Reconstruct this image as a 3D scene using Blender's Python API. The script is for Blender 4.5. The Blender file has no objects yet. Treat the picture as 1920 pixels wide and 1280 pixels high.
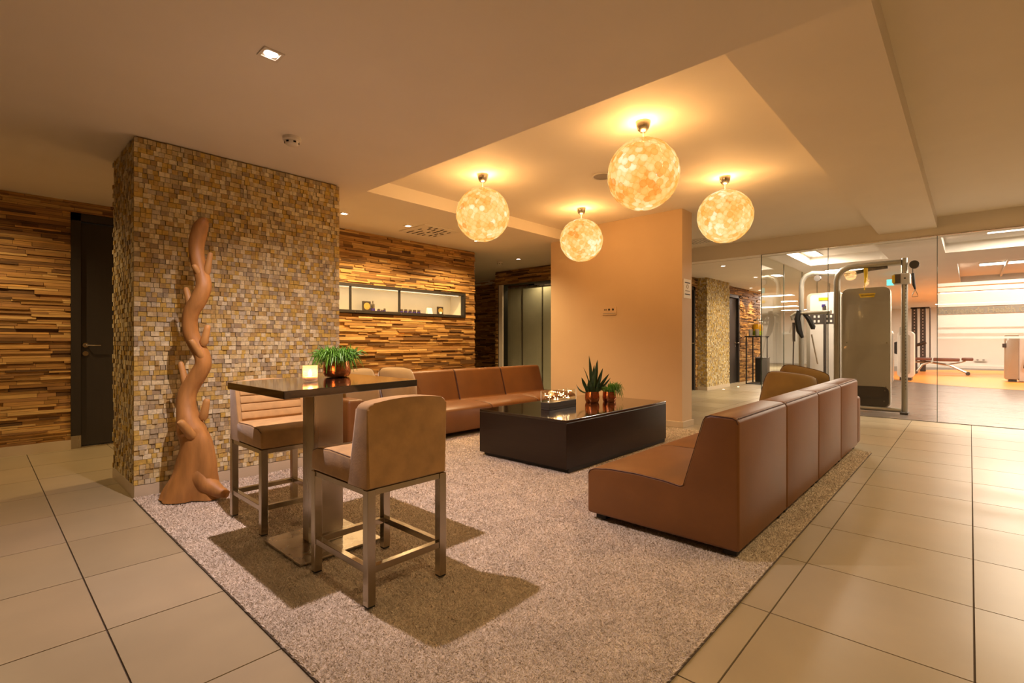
import bpy, bmesh, math, random
import numpy as np
from mathutils import Vector, Matrix

random.seed(7)
rng = np.random.default_rng(7)
scene = bpy.context.scene
COL = scene.collection
K = 1.1            # every length below is in units of the camera height (1.1 m)
R = math.radians

# ------------------------------------------------------------------ camera
cam_d = bpy.data.cameras.new('camera'); cam_d.sensor_width = 36.0; cam_d.lens = 930/1920*36
cam_d.clip_start = 0.02; cam_d.clip_end = 200
cam = bpy.data.objects.new('camera', cam_d); COL.objects.link(cam)
cam.location = (0, 0, K); cam.rotation_euler = (R(90), 0, -R(47.27))
scene.camera = cam

# ------------------------------------------------------------------ view, world
scene.view_settings.view_transform = 'Standard'
scene.view_settings.look = 'None'
scene.view_settings.gamma = 1.0
scene.view_settings.use_curve_mapping = False
scene.view_settings.exposure = 0.12
cy = scene.cycles
cy.use_denoising = True
cy.max_bounces = 6; cy.diffuse_bounces = 3; cy.glossy_bounces = 3; cy.transparent_max_bounces = 16
cy.use_adaptive_sampling = True; cy.adaptive_threshold = .05
cy.sample_clamp_indirect = 10.0; cy.blur_glossy = 1.0
world = bpy.data.worlds.new('World'); scene.world = world; world.use_nodes = True
world.node_tree.nodes['Background'].inputs[0].default_value = (1.0, 0.72, 0.48, 1)
world.node_tree.nodes['Background'].inputs[1].default_value = 0.02

# light levels of the lamps in the place and the added fill downlights
WARM = (1.0, 0.50, 0.16)
AMB = (1.0, 0.68, 0.33)
COOL = (1.0, 0.79, 0.78)
GYM = (1.0, 0.84, 0.68)
P_PEND = 118.0; P_SPOT = 275.0; P_DOWN = 96.0; P_WASH = 145.0; P_GYM = 19.5

# ------------------------------------------------------------------ helpers
def srgb(r, g, b):
    f = lambda c: (c/255/12.92) if c/255 <= .04045 else ((c/255+.055)/1.055)**2.4
    return (f(r), f(g), f(b), 1)

def tag(o, label=None, cat=None, group=None, kind=None):
    if label: o['label'] = label
    if cat: o['category'] = cat
    if group: o['group'] = group
    if kind: o['kind'] = kind
    return o

def thing(name, label, cat, loc=(0, 0, 0), rz=0, group=None, kind=None):
    o = bpy.data.objects.new(name, None); COL.objects.link(o)
    o.empty_display_size = .1
    o.location = Vector(loc)*K; o.rotation_euler = (0, 0, rz)
    return tag(o, label, cat, group, kind)

def copy_tree(o, parent=None):
    c = o.copy(); COL.objects.link(c)
    if parent is not None: c.parent = parent
    for ch in o.children: copy_tree(ch, c)
    return c

class MB:
    def __init__(s): s.bm = bmesh.new()
    def _merge(s, b):
        me = bpy.data.meshes.new('tmp'); b.to_mesh(me); b.free(); s.bm.from_mesh(me); bpy.data.meshes.remove(me)
    def box(s, x0, x1, y0, y1, z0, z1, bev=0, seg=2, mtx=None):
        b = bmesh.new()
        v = [b.verts.new(p) for p in ((x0,y0,z0),(x1,y0,z0),(x1,y1,z0),(x0,y1,z0),(x0,y0,z1),(x1,y0,z1),(x1,y1,z1),(x0,y1,z1))]
        for q in ((3,2,1,0),(4,5,6,7),(0,1,5,4),(1,2,6,5),(2,3,7,6),(3,0,4,7)): b.faces.new([v[i] for i in q])
        if bev: bmesh.ops.bevel(b, geom=b.edges[:], offset=bev, segments=seg, profile=.5, affect='EDGES')
        if mtx is not None: bmesh.ops.transform(b, matrix=mtx, verts=b.verts[:])
        s._merge(b); return s
    def prism(s, poly, a0, a1, axis='x', bev=0, seg=2, mtx=None):
        # poly: list of 2-D points; axis = extrusion axis; remaining axes in cyclic order kept readable
        b = bmesh.new()
        def P(p, a):
            if axis == 'x': return (a, p[0], p[1])
            if axis == 'y': return (p[0], a, p[1])
            return (p[0], p[1], a)
        lo = [b.verts.new(P(p, a0)) for p in poly]; hi = [b.verts.new(P(p, a1)) for p in poly]
        n = len(poly)
        b.faces.new(lo[::-1]); b.faces.new(hi)
        for i in range(n): b.faces.new((lo[i], lo[(i+1) % n], hi[(i+1) % n], hi[i]))
        bmesh.ops.recalc_face_normals(b, faces=b.faces[:])
        if bev:
            es = [e for e in b.edges if len(e.link_faces) == 2 and e.calc_face_angle(0) > .6]
            bmesh.ops.bevel(b, geom=es, offset=bev, segments=seg, profile=.5, affect='EDGES')
        if mtx is not None: bmesh.ops.transform(b, matrix=mtx, verts=b.verts[:])
        s._merge(b); return s
    def tube(s, pts, r, n=10, cap=True, squash=1.0):
        pts = [Vector(p) for p in pts]; m = len(pts)
        rs = r if isinstance(r, (list, tuple)) else [r]*m
        rings = []; prev = None
        for i, p in enumerate(pts):
            t = (pts[min(i+1, m-1)]-pts[max(i-1, 0)])
            t = t.normalized() if t.length > 1e-9 else Vector((0, 0, 1))
            if prev is None:
                a = t.orthogonal().normalized()
            else:
                a = (prev - t*prev.dot(t)); a = a.normalized() if a.length > 1e-6 else t.orthogonal().normalized()
            prev = a; c = t.cross(a)
            rings.append([s.bm.verts.new(p+(a*math.cos(2*math.pi*k/n)+c*math.sin(2*math.pi*k/n)*squash)*rs[i]) for k in range(n)])
        for i in range(m-1):
            for k in range(n):
                s.bm.faces.new((rings[i][k], rings[i][(k+1) % n], rings[i+1][(k+1) % n], rings[i+1][k]))
        if cap:
            s.bm.faces.new(rings[0][::-1]); s.bm.faces.new(rings[-1])
        return s
    def cyl(s, p0, p1, r0, r1=None, n=20): return s.tube([p0, p1], [r0, r0 if r1 is None else r1], n)
    def lathe(s, prof, n=28, c=(0, 0, 0), cap=True):
        rings = [[s.bm.verts.new((c[0]+r*math.cos(2*math.pi*k/n), c[1]+r*math.sin(2*math.pi*k/n), c[2]+z)) for k in range(n)] for r, z in prof]
        for i in range(len(rings)-1):
            for k in range(n):
                s.bm.faces.new((rings[i][k], rings[i][(k+1) % n], rings[i+1][(k+1) % n], rings[i+1][k]))
        if cap:
            s.bm.faces.new(rings[0][::-1]); s.bm.faces.new(rings[-1])
        return s
    def sphere(s, c, r, u=24, v=14):
        bmesh.ops.create_uvsphere(s.bm, u_segments=u, v_segments=v, radius=r, matrix=Matrix.Translation(Vector(c))); return s
    def ico(s, c, r, sub=1):
        bmesh.ops.create_icosphere(s.bm, subdivisions=sub, radius=r, matrix=Matrix.Translation(Vector(c))); return s
    def mesh(s, name, mat, smooth=False):
        for v in s.bm.verts: v.co *= K
        bmesh.ops.recalc_face_normals(s.bm, faces=s.bm.faces[:])
        me = bpy.data.meshes.new(name); s.bm.to_mesh(me); s.bm.free()
        if mat: me.materials.append(mat)
        if smooth:
            me.polygons.foreach_set('use_smooth', [True]*len(me.polygons)); me.set_sharp_from_angle(angle=R(38))
        return me
    def build(s, name, mat, parent=None, smooth=False, loc=(0, 0, 0), rot=(0, 0, 0)):
        o = bpy.data.objects.new(name, s.mesh(name, mat, smooth)); COL.objects.link(o)
        o.location = Vector(loc)*K; o.rotation_euler = rot
        if parent is not None: o.parent = parent
        return o

def place(me, name, parent=None, loc=(0, 0, 0), scale=None, rot=(0, 0, 0)):
    o = bpy.data.objects.new(name, me); COL.objects.link(o)
    o.location = Vector(loc)*K; o.rotation_euler = rot
    if scale: o.scale = scale
    if parent is not None: o.parent = parent
    return o

def structure(mb, name, mat, label, cat, smooth=False):
    return tag(mb.build(name, mat, smooth=smooth), label, cat, kind='structure')

def boxes_mesh(name, arr, cols, mat):
    """many boxes in one mesh; arr (n,6) x0 x1 y0 y1 z0 z1, cols (n,3)"""
    n = len(arr); a = np.asarray(arr, float)*K
    v = np.empty((n, 8, 3))
    ix = [0,1,1,0,0,1,1,0]; iy = [0,0,1,1,0,0,1,1]; iz = [0,0,0,0,1,1,1,1]
    for k in range(8): v[:, k, 0] = a[:, ix[k]]; v[:, k, 1] = a[:, 2+iy[k]]; v[:, k, 2] = a[:, 4+iz[k]]
    q = np.array(((3,2,1,0),(4,5,6,7),(0,1,5,4),(1,2,6,5),(2,3,7,6),(3,0,4,7)))
    f = (np.arange(n)[:, None, None]*8+q[None]).reshape(-1, 4)
    me = bpy.data.meshes.new(name)
    me.from_pydata(v.reshape(-1, 3).tolist(), [], f.tolist())
    at = me.attributes.new('Col', 'FLOAT_COLOR', 'FACE')
    c = np.ones((n, 6, 4)); c[:, :, :3] = np.asarray(cols)[:, None, :]
    at.data.foreach_set('color', c.reshape(-1).astype(np.float32))
    me.materials.append(mat); me.update()
    return me

def unit_cubes(name, palette, mat):
    out = []
    for c in palette:
        out.append(boxes_mesh(name, [(-.5/K, .5/K, -.5/K, .5/K, -.5/K, .5/K)], [c[:3]], mat))
    return out

f_ = 930.; ca, sa = math.cos(math.atan2(859, 930)), math.sin(math.atan2(859, 930))
def size_rank(x, y, z):
    """distance in front of the lens and whether the point lies in the field of view"""
    d = ca*x+sa*y; r = sa*x-ca*y
    if d < .2: return 1e6
    ok = abs(r/d*f_) < 1000 and abs((z-1)/d*f_) < 700
    return d if ok else 1e3+d

# ------------------------------------------------------------------ materials
def new_mat(name):
    m = bpy.data.materials.new(name); m.use_nodes = True
    nt = m.node_tree; return m, nt, nt.nodes['Principled BSDF']

def N(nt, t, **kw):
    n = nt.nodes.new(t)
    for k, v in kw.items(): setattr(n, k, v)
    return n

def simple(name, col, rough=.5, metal=0, var=0, vscale=8, bump=0, bscale=60, stretch=(1, 1, 1), sheen=0, coat=0, spec=None, rvar=0):
    m, nt, p = new_mat(name)
    p.inputs['Base Color'].default_value = col
    p.inputs['Roughness'].default_value = rough; p.inputs['Metallic'].default_value = metal
    if sheen: p.inputs['Sheen Weight'].default_value = sheen; p.inputs['Sheen Roughness'].default_value = .4
    if coat: p.inputs['Coat Weight'].default_value = coat; p.inputs['Coat Roughness'].default_value = .08
    if spec is not None: p.inputs['Specular IOR Level'].default_value = spec
    if var or bump or rvar:
        tc = N(nt, 'ShaderNodeTexCoord'); mp = N(nt, 'ShaderNodeMapping'); mp.inputs['Scale'].default_value = stretch
        nt.links.new(tc.outputs['Object'], mp.inputs['Vector'])
    if var or rvar:
        no = N(nt, 'ShaderNodeTexNoise'); no.inputs['Scale'].default_value = vscale; no.inputs['Detail'].default_value = 6
        nt.links.new(mp.outputs[0], no.inputs['Vector'])
    if var:
        mr = N(nt, 'ShaderNodeMapRange'); mr.inputs[1].default_value = .3; mr.inputs[2].default_value = .7
        mr.inputs[3].default_value = 1-var; mr.inputs[4].default_value = 1+var
        nt.links.new(no.outputs['Fac'], mr.inputs[0])
        mx = N(nt, 'ShaderNodeMix', data_type='RGBA', blend_type='MULTIPLY'); mx.inputs[0].default_value = 1
        mx.inputs[6].default_value = col; nt.links.new(mr.outputs[0], mx.inputs[7])
        nt.links.new(mx.outputs[2], p.inputs['Base Color'])
    if rvar:
        m2 = N(nt, 'ShaderNodeMapRange'); m2.inputs[1].default_value = .3; m2.inputs[2].default_value = .7
        m2.inputs[3].default_value = max(0, rough-rvar); m2.inputs[4].default_value = rough+rvar
        nt.links.new(no.outputs['Fac'], m2.inputs[0]); nt.links.new(m2.outputs[0], p.inputs['Roughness'])
    if bump:
        nb = N(nt, 'ShaderNodeTexNoise'); nb.inputs['Scale'].default_value = bscale; nb.inputs['Detail'].default_value = 4
        nt.links.new(mp.outputs[0], nb.inputs['Vector'])
        b = N(nt, 'ShaderNodeBump'); b.inputs['Strength'].default_value = bump; b.inputs['Distance'].default_value = .004
        nt.links.new(nb.outputs['Fac'], b.inputs['Height']); nt.links.new(b.outputs[0], p.inputs['Normal'])
    return m

def attr_mat(name, rough, grain, gscale, bump, var, spec=.5, bdist=.004):
    """base colour from the piece's own colour, grain and relief from noise at real size"""
    m, nt, p = new_mat(name)
    at = N(nt, 'ShaderNodeAttribute'); at.attribute_name = 'Col'
    ge = N(nt, 'ShaderNodeNewGeometry'); mp = N(nt, 'ShaderNodeMapping'); mp.inputs['Scale'].default_value = grain
    nt.links.new(ge.outputs['Position'], mp.inputs['Vector'])
    no = N(nt, 'ShaderNodeTexNoise'); no.inputs['Scale'].default_value = gscale; no.inputs['Detail'].default_value = 5
    nt.links.new(mp.outputs[0], no.inputs['Vector'])
    mr = N(nt, 'ShaderNodeMapRange'); mr.inputs[1].default_value = .3; mr.inputs[2].default_value = .7
    mr.inputs[3].default_value = 1-var; mr.inputs[4].default_value = 1+var
    nt.links.new(no.outputs['Fac'], mr.inputs[0])
    mx = N(nt, 'ShaderNodeMix', data_type='RGBA', blend_type='MULTIPLY'); mx.inputs[0].default_value = 1
    nt.links.new(at.outputs['Color'], mx.inputs[6]); nt.links.new(mr.outputs[0], mx.inputs[7])
    nt.links.new(mx.outputs[2], p.inputs['Base Color'])
    p.inputs['Roughness'].default_value = rough; p.inputs['Specular IOR Level'].default_value = spec
    if bump:
        b = N(nt, 'ShaderNodeBump'); b.inputs['Strength'].default_value = bump; b.inputs['Distance'].default_value = bdist
        nt.links.new(no.outputs['Fac'], b.inputs['Height']); nt.links.new(b.outputs[0], p.inputs['Normal'])
    return m

def emit(name, col, s):
    m, nt, p = new_mat(name)
    p.inputs['Base Color'].default_value = col
    p.inputs['Emission Color'].default_value = col; p.inputs['Emission Strength'].default_value = s
    return m

def glass_mat(name, tint, haze=0.0, hcol=(.9, .88, .85, 1)):
    m, nt, p = new_mat(name); nt.nodes.remove(p); out = nt.nodes['Material Output']
    tr = N(nt, 'ShaderNodeBsdfTransparent'); tr.inputs[0].default_value = tint
    gl = N(nt, 'ShaderNodeBsdfGlossy'); gl.inputs['Roughness'].default_value = .01
    fr = N(nt, 'ShaderNodeFresnel'); fr.inputs[0].default_value = 1.45
    mx = N(nt, 'ShaderNodeMixShader')
    ge = N(nt, 'ShaderNodeNewGeometry'); inv = N(nt, 'ShaderNodeMath', operation='SUBTRACT'); inv.inputs[0].default_value = 1
    nt.links.new(ge.outputs['Backfacing'], inv.inputs[1])
    ml = N(nt, 'ShaderNodeMath', operation='MULTIPLY'); nt.links.new(fr.outputs[0], ml.inputs[0]); nt.links.new(inv.outputs[0], ml.inputs[1])
    nt.links.new(ml.outputs[0], mx.inputs[0]); nt.links.new(tr.outputs[0], mx.inputs[1]); nt.links.new(gl.outputs[0], mx.inputs[2])
    last = mx
    if haze:
        df = N(nt, 'ShaderNodeBsdfDiffuse'); df.inputs[0].default_value = hcol
        tl = N(nt, 'ShaderNodeBsdfTranslucent'); tl.inputs[0].default_value = hcol
        m1 = N(nt, 'ShaderNodeMixShader'); m1.inputs[0].default_value = .6
        nt.links.new(df.outputs[0], m1.inputs[1]); nt.links.new(tl.outputs[0], m1.inputs[2])
        m2 = N(nt, 'ShaderNodeMixShader'); m2.inputs[0].default_value = haze
        nt.links.new(mx.outputs[0], m2.inputs[1]); nt.links.new(m1.outputs[0], m2.inputs[2]); last = m2
    nt.links.new(last.outputs[0], out.inputs['Surface'])
    return m

M = {}
M['paint'] = simple('paint_ceiling', srgb(240, 231, 217), .75, var=.02, vscale=2, bump=.05, bscale=120)
M['paint_wall'] = simple('paint_wall', srgb(204, 176, 142), .7, var=.03, vscale=2, bump=.06, bscale=140)
M['paint_white'] = simple('paint_white', srgb(236, 228, 218), .6, var=.02, vscale=2)
M['skirting'] = simple('skirting_tile', srgb(196, 178, 150), .4, var=.05, vscale=4)
M['grout'] = simple('grout', srgb(84, 70, 56), .9, var=.1, vscale=20)
M['tile'] = attr_mat('floor_tile_stone', .36, (1, 1, 1), 2.2, .03, .07, .5)
M['mosaic'] = attr_mat('mosaic_stone', .7, (1, 1, 1), 60, .4, .20, .3)
M['mosaic_grout'] = simple('mosaic_grout', srgb(128, 104, 70), .9, var=.1, vscale=20)
M['wood_strip'] = attr_mat('reclaimed_wood', .62, (2.5, 2.5, 60), 2.2, .4, .32, .3)
M['black_back'] = simple('wall_backing', srgb(40, 26, 15), .9, var=.1)
M['door_black'] = simple('door_black', srgb(44, 38, 32), .45, var=.1, vscale=30, stretch=(1, 1, .1))
M['steel'] = simple('brushed_steel', srgb(190, 182, 170), .28, 1.0, bump=.05, bscale=90, stretch=(1, 1, .05), rvar=.06)
M['steel_leg'] = simple('steel_leg', srgb(176, 166, 150), .22, 1.0, rvar=.05)
M['chrome'] = simple('satin_chrome', srgb(205, 198, 188), .18, 1.0, rvar=.04)
M['copper'] = simple('hammered_copper', srgb(206, 132, 88), .24, 1.0, bump=.25, bscale=55, rvar=.05)
M['leather'] = simple('brown_leather', srgb(115, 72, 33), .42, var=.10, vscale=5, bump=.16, bscale=230)
M['piping'] = simple('leather_piping', srgb(70, 36, 18), .5, var=.1)
M['suede'] = simple('taupe_suede', srgb(178, 138, 84), .8, var=.17, vscale=13, bump=.12, bscale=160, sheen=.35)
M['suede_seam'] = simple('suede_seam', srgb(92, 66, 46), .8, var=.1)
M['black_lacquer'] = simple('black_lacquer', srgb(22, 13, 8), .16, var=.1, vscale=30, coat=.9, spec=.7)
M['black_lacquer'].node_tree.nodes['Principled BSDF'].inputs['Coat IOR'].default_value = 1.7
M['dark_wood'] = simple('dark_stained_wood', srgb(30, 17, 11), .30, var=.2, vscale=10, stretch=(.3, .3, 6))
M['dark_gloss'] = simple('dark_gloss_top', srgb(34, 20, 13), .12, var=.12, vscale=12, coat=.8)
M['rubber'] = simple('black_rubber', srgb(20, 18, 16), .6, var=.1)
M['cushion'] = simple('mustard_cushion', srgb(124, 98, 48), .75, var=.08, vscale=8, bump=.1, bscale=200, sheen=.5)
M['cushion_sand'] = simple('sand_cushion', srgb(158, 130, 86), .78, var=.08, vscale=8, bump=.1, bscale=200, sheen=.4)
M['leaf'] = simple('leaf_green', srgb(92, 140, 40), .5, var=.25, vscale=20)
M['leaf_dark'] = simple('leaf_dark', srgb(44, 66, 34), .4, var=.35, vscale=14, stretch=(1, 1, 6))
M['soil'] = simple('soil', srgb(44, 30, 20), .95, var=.2, vscale=40, bump=.4)
M['teak_light'] = simple('teak_cut_ends', srgb(180, 130, 70), .55, var=.15, vscale=9, stretch=(3, 3, .5))
M['teak'] = simple('teak_sculpture', srgb(168, 116, 58), .55, var=.22, vscale=7, stretch=(3, 3, .5), bump=.2, bscale=40)
M['rug'] = simple('rug_base', srgb(204, 188, 170), .95, var=.18, vscale=60, bump=.5, bscale=300)
M['rug_pile'] = attr_mat('rug_pile', .9, (1, 1, 1), 6, 0, .12, .1)
M['rug_edge'] = simple('rug_edge', srgb(84, 72, 62), .95, var=.2, vscale=60)
M['white_plastic'] = simple('white_plastic', srgb(228, 220, 208), .45, var=.02)
M['dark_hole'] = simple('dark_slot', srgb(24, 20, 16), .9, var=.1)
M['panel_frost'] = simple('frosted_panel', srgb(200, 204, 182), .4, var=.05, vscale=3)
M['glass'] = glass_mat('clear_glass', (.975, .99, .975, 1))
M['glass_edge'] = simple('glass_edge', srgb(70, 88, 76), .2, var=.05)
M['film'] = glass_mat('frosted_film', (.97, .96, .95, 1), haze=.62)
M['film_text'] = glass_mat('white_film_text', (1, 1, 1, 1), haze=.97, hcol=(1, .99, .97, 1))
M['film_grey'] = glass_mat('grey_film', (.9, .88, .86, 1), haze=.88, hcol=(.50, .46, .43, 1))
M['candle_glass'] = glass_mat('candle_glass', (1, .9, .8, 1), haze=.30, hcol=(1, .82, .66, 1))
M['gym_floor'] = simple('gym_vinyl_grey', srgb(92, 80, 72), .3, var=.08, vscale=3, stretch=(6, .4, 1), rvar=.05)
M['gym_orange'] = simple('gym_vinyl_orange', srgb(226, 140, 48), .35, var=.04, vscale=3)
M['gym_grey'] = simple('machine_grey', srgb(164, 152, 134), .35, var=.04, vscale=3, coat=.3)
M['gym_silver'] = simple('machine_silver', srgb(176, 170, 158), .3, .7, var=.03)
M['gym_white'] = simple('machine_white', srgb(216, 206, 196), .35, var=.03)
M['gym_dark'] = simple('machine_dark', srgb(64, 56, 50), .45, var=.06)
M['yellow'] = simple('yellow_badge', srgb(238, 196, 20), .4, var=.03)
M['orange_pad'] = simple('bench_pad', srgb(104, 62, 44), .5, var=.1)
M['black'] = simple('black_plain', srgb(18, 16, 14), .5, var=.1)
M['paper'] = simple('paper_white', srgb(238, 232, 222), .7, var=.02)
M['ink'] = simple('ink', srgb(40, 34, 30), .7, var=.05)
M['ink_grey'] = simple('ink_grey', srgb(160, 150, 140), .7, var=.05)
M['purple'] = simple('purple_jar', srgb(58, 44, 110), .25, var=.1)
M['gold'] = simple('gold_print', srgb(196, 160, 84), .4, .4, var=.2, vscale=30)
M['navy'] = simple('dark_box', srgb(54, 40, 30), .5, var=.1)
M['juice'] = simple('orange_juice', srgb(240, 170, 20), .2, var=.15, vscale=25)
M['lime'] = simple('lime_slices', srgb(170, 190, 30), .3, var=.2, vscale=25)
M['niche_back'] = simple('niche_backing', srgb(232, 222, 204), .5, var=.02)
M['lamp_on'] = emit('lamp_on', (1.0, .82, .68, 1), 14)
M['lamp_warm'] = emit('lamp_warm', (1.0, .78, .5, 1), 9)
M['tube_on'] = emit('tube_on', (1.0, .86, .70, 1), 7)
M['bulb'] = emit('twinkle_bulb', (1.0, .72, .38, 1), 6)
M['flame'] = emit('candle_flame', (1.0, .66, .30, 1), 26)
M['led'] = emit('led_strip', (1.0, .86, .66, 1), 1.0)
M['exit'] = emit('exit_sign_reflection', (.12, .62, .60, 1), 1.2)  # glow for a reflected exit sign, no lamp in the gym

def capiz_mat(name):
    # thin shell: part of the bulb's light goes straight through, the rest makes the shell glow
    m, nt, p = new_mat(name); nt.nodes.remove(p); out = nt.nodes['Material Output']
    at = N(nt, 'ShaderNodeAttribute'); at.attribute_name = 'Col'
    em = N(nt, 'ShaderNodeEmission'); em.inputs[1].default_value = 1.06
    nt.links.new(at.outputs['Color'], em.inputs[0])
    tr = N(nt, 'ShaderNodeBsdfTransparent'); mx = N(nt, 'ShaderNodeMixShader'); mx.inputs[0].default_value = .80
    nt.links.new(tr.outputs[0], mx.inputs[1]); nt.links.new(em.outputs[0], mx.inputs[2])
    nt.links.new(mx.outputs[0], out.inputs['Surface'])
    return m
M['capiz'] = capiz_mat('capiz_shell')
for q_ in ('capiz', 'bulb', 'flame', 'lamp_on', 'lamp_warm', 'tube_on', 'led', 'exit'): M[q_].cycles.emission_sampling = 'NONE'

# ------------------------------------------------------------------ lamp builders (lights of the place and added fill)
def add_light(name, kind, loc, energy, color, parent=None, size=.04, spot=None, blend=.5, rot=(0, 0, 0), sizey=None):
    d = bpy.data.lights.new(name, kind); d.energy = energy; d.color = color
    if kind == 'AREA':
        d.size = size*K
        if sizey: d.shape = 'RECTANGLE'; d.size_y = sizey*K
    else: d.shadow_soft_size = size*K
    if kind == 'SPOT': d.spot_size = R(spot); d.spot_blend = blend
    o = bpy.data.objects.new(name, d); COL.objects.link(o); o.location = Vector(loc)*K; o.rotation_euler = rot
    if parent is not None: o.parent = parent
    return o

H0, H1, H2 = 2.31, 2.405, 2.54

def square_downlight(x, y, z, label, energy, color, spot, rz=0, size=.02, blend=.6, group='square recessed downlights', aim=(0, 0, 0)):
    t = thing('recessed_downlight', label, 'ceiling light', (x, y, z), rz, group)
    s = .045; w = .012
    b = MB()
    for a in ((-s, s, -s, -s+w), (-s, s, s-w, s), (-s, -s+w, -s+w, s-w), (s-w, s, -s+w, s-w)): b.box(*a, -.006, .0)
    b.build('trim_frame', M['white_plastic'], t)
    MB().lathe([(.0295, -.001), (.0295, .004)], 20).build('lamp_face', M['lamp_on'], t)
    add_light('downlight_beam', 'SPOT', (0, 0, -.02), energy, color, t, size, spot, blend, aim)
    return t

def round_downlight(x, y, z, label, energy, color, spot, size=.03, blend=.7, group='round recessed downlights', aim=(0, 0, 0)):
    t = thing('round_downlight', label, 'ceiling light', (x, y, z), 0, group)
    MB().lathe([(.034, 0), (.046, 0), (.046, -.006), (.036, -.008), (.034, 0)], 24, cap=False).build('trim_ring', M['white_plastic'], t)
    MB().lathe([(.034, -.002), (.034, .002)], 20).build('lamp_face', M['lamp_on'], t)
    add_light('downlight_beam', 'SPOT', (0, 0, -.02), energy, color, t, size, spot, blend, aim)
    return t

# ================================================================== STRUCTURE
# ---- floor: grout bed and single tiles
TX, TY, GAP = .5600, .5525, .0055
floor = structure(MB().box(-5, 26, -6.2, 9.6, -.06, -.006), 'floor', M['grout'], 'beige tiled lobby floor with thin dark joints', 'floor')
tile_pal = [srgb(*c)[:3] for c in ((160,145,116), (156,141,112), (163,148,120), (155,140,111), (159,144,118), (162,145,115))]
tile_meshes = []
for c in tile_pal:
    tile_meshes.append(boxes_mesh('tile', [(-(TX-GAP)/2, (TX-GAP)/2, -(TY-GAP)/2, (TY-GAP)/2, -.012, 0)], [c], M['tile']))
RUG = (.68, 5.43, .65, 3.875)
cells = []
for i in range(-10, 46):
    for j in range(-11, 18):
        x = .31+TX*(i+.5); y = -.01+TY*(j+.5)
        if x < -4.9 or y < -6 or y > 9.3 or x > 25: continue
        if x > 8.08+.05 and y < 2.4: continue
        under = RUG[0]+.3 < x < RUG[1]-.3 and RUG[2]+.3 < y < RUG[3]-.3
        behind = (y > 6.3 and x < 5.3) or (y > 4.4 and x > 8.5)
        rk = size_rank(x, y, 0) + (500 if under or behind else 0)
        cells.append((rk, x, y))
cells.sort()
for rk, x, y in cells[:300]:
    place(random.choice(tile_meshes), 'tile', floor, (x, y, 0))
rest = [(x-(TX-GAP)/2, x+(TX-GAP)/2, y-(TY-GAP)/2, y+(TY-GAP)/2, -.012, 0) for rk, x, y in cells[300:]]
far_tiles = place(boxes_mesh('far_tiles', rest, [random.choice(tile_pal) for _ in rest], M['tile']), 'far_tiles', floor)
tag(far_tiles, kind='stuff')

# ---- ceilings
C = M['paint']
structure(MB().box(-5, 2.32, -6.2, 6.4, H0, 2.8), 'ceiling', C, 'low cream ceiling above the bar table with square spotlight', 'ceiling')
structure(MB().box(2.32, 8.08, 4.15, 9.6, H1, 2.8).box(2.32, 2.40, -6.2, 4.15, H1, 2.8), 'ceiling', C, 'cream ceiling strip over the sofa along the wood wall', 'ceiling')
structure(MB().box(2.40, 8.08, .30, .883, H1, 2.8), 'ceiling', C, 'dropped ceiling beam running towards the glass wall', 'ceiling')
structure(MB().box(2.40, 8.08, .883, 4.15, H2, 2.8), 'ceiling', C, 'raised ceiling tray carrying the four globe pendants', 'ceiling')
structure(MB().box(2.40, 8.08, -6.2, .30, H2, 2.8), 'ceiling', C, 'raised ceiling over the walkway right of the beam', 'ceiling')
structure(MB().box(8.08, 8.30, -6.2, 9.6, 2.315, 2.8), 'trim_1', C, 'cream bulkhead above the glass wall', 'bulkhead')
structure(MB().box(8.30, 26, 2.30, 9.6, H0, 2.8), 'ceiling', C, 'corridor ceiling behind the cream partition wall', 'ceiling')
# gym ceiling with two coffers
gc = MB()
ZC = 2.45
gc.box(8.30, 26, -6.2, 2.30, ZC, 2.8)
gc.box(8.30, 26, 2.03, 2.30, H0, ZC).box(8.30, 26, .27, .95, H0, ZC).box(9.80, 26, .95, 2.03, H0, ZC)
gc.box(9.74, 11.2, -6.2, .27, H0, ZC).box(8.30, 9.74, -6.2, -3.2, H0, ZC)
gc.box(11.2, 15.0, .16, .27, H0, ZC).box(11.2, 15.0, -6.2, -3.4, H0, ZC).box(15.0, 26, -6.2, .27, H0, ZC)
gc.box(11.2, 15.0, -.50, -.47, H0+.09, ZC).box(11.2, 15.0, -1.55, -1.52, H0+.09, ZC)
structure(gc, 'ceiling', M['paint_white'], 'white coffered gym ceiling behind the glass', 'ceiling')

# ---- walls outside the view that close the room
structure(MB().box(-5.2, -5, -6.4, 6.4, 0, 2.8), 'wall_rear', M['paint_wall'], 'plain cream wall at the back of the lobby', 'wall')
structure(MB().box(-5.2, 26, -6.4, -6.2, 0, 2.8), 'wall_right', M['paint_wall'], 'plain cream wall along the right of the lobby', 'wall')
structure(MB().box(25.2, 25.5, -6.2, 9.6, 0, 2.8), 'wall_gym_far', M['paint_white'], 'white far wall of the gym', 'wall')
structure(MB().box(25.14, 25.2, -6.2, 9.6, 0, .10), 'baseboard_gym_far', M['paint_white'], 'white skirting along the far gym wall', 'baseboard')
structure(MB().box(8.1, 26, 9.4, 9.6, 0, 2.8).box(14.35, 14.5, 4.16, 4.7, 0, H0), 'wall_corridor_side', M['paint_white'], 'white wall behind the corridor', 'wall')

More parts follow.
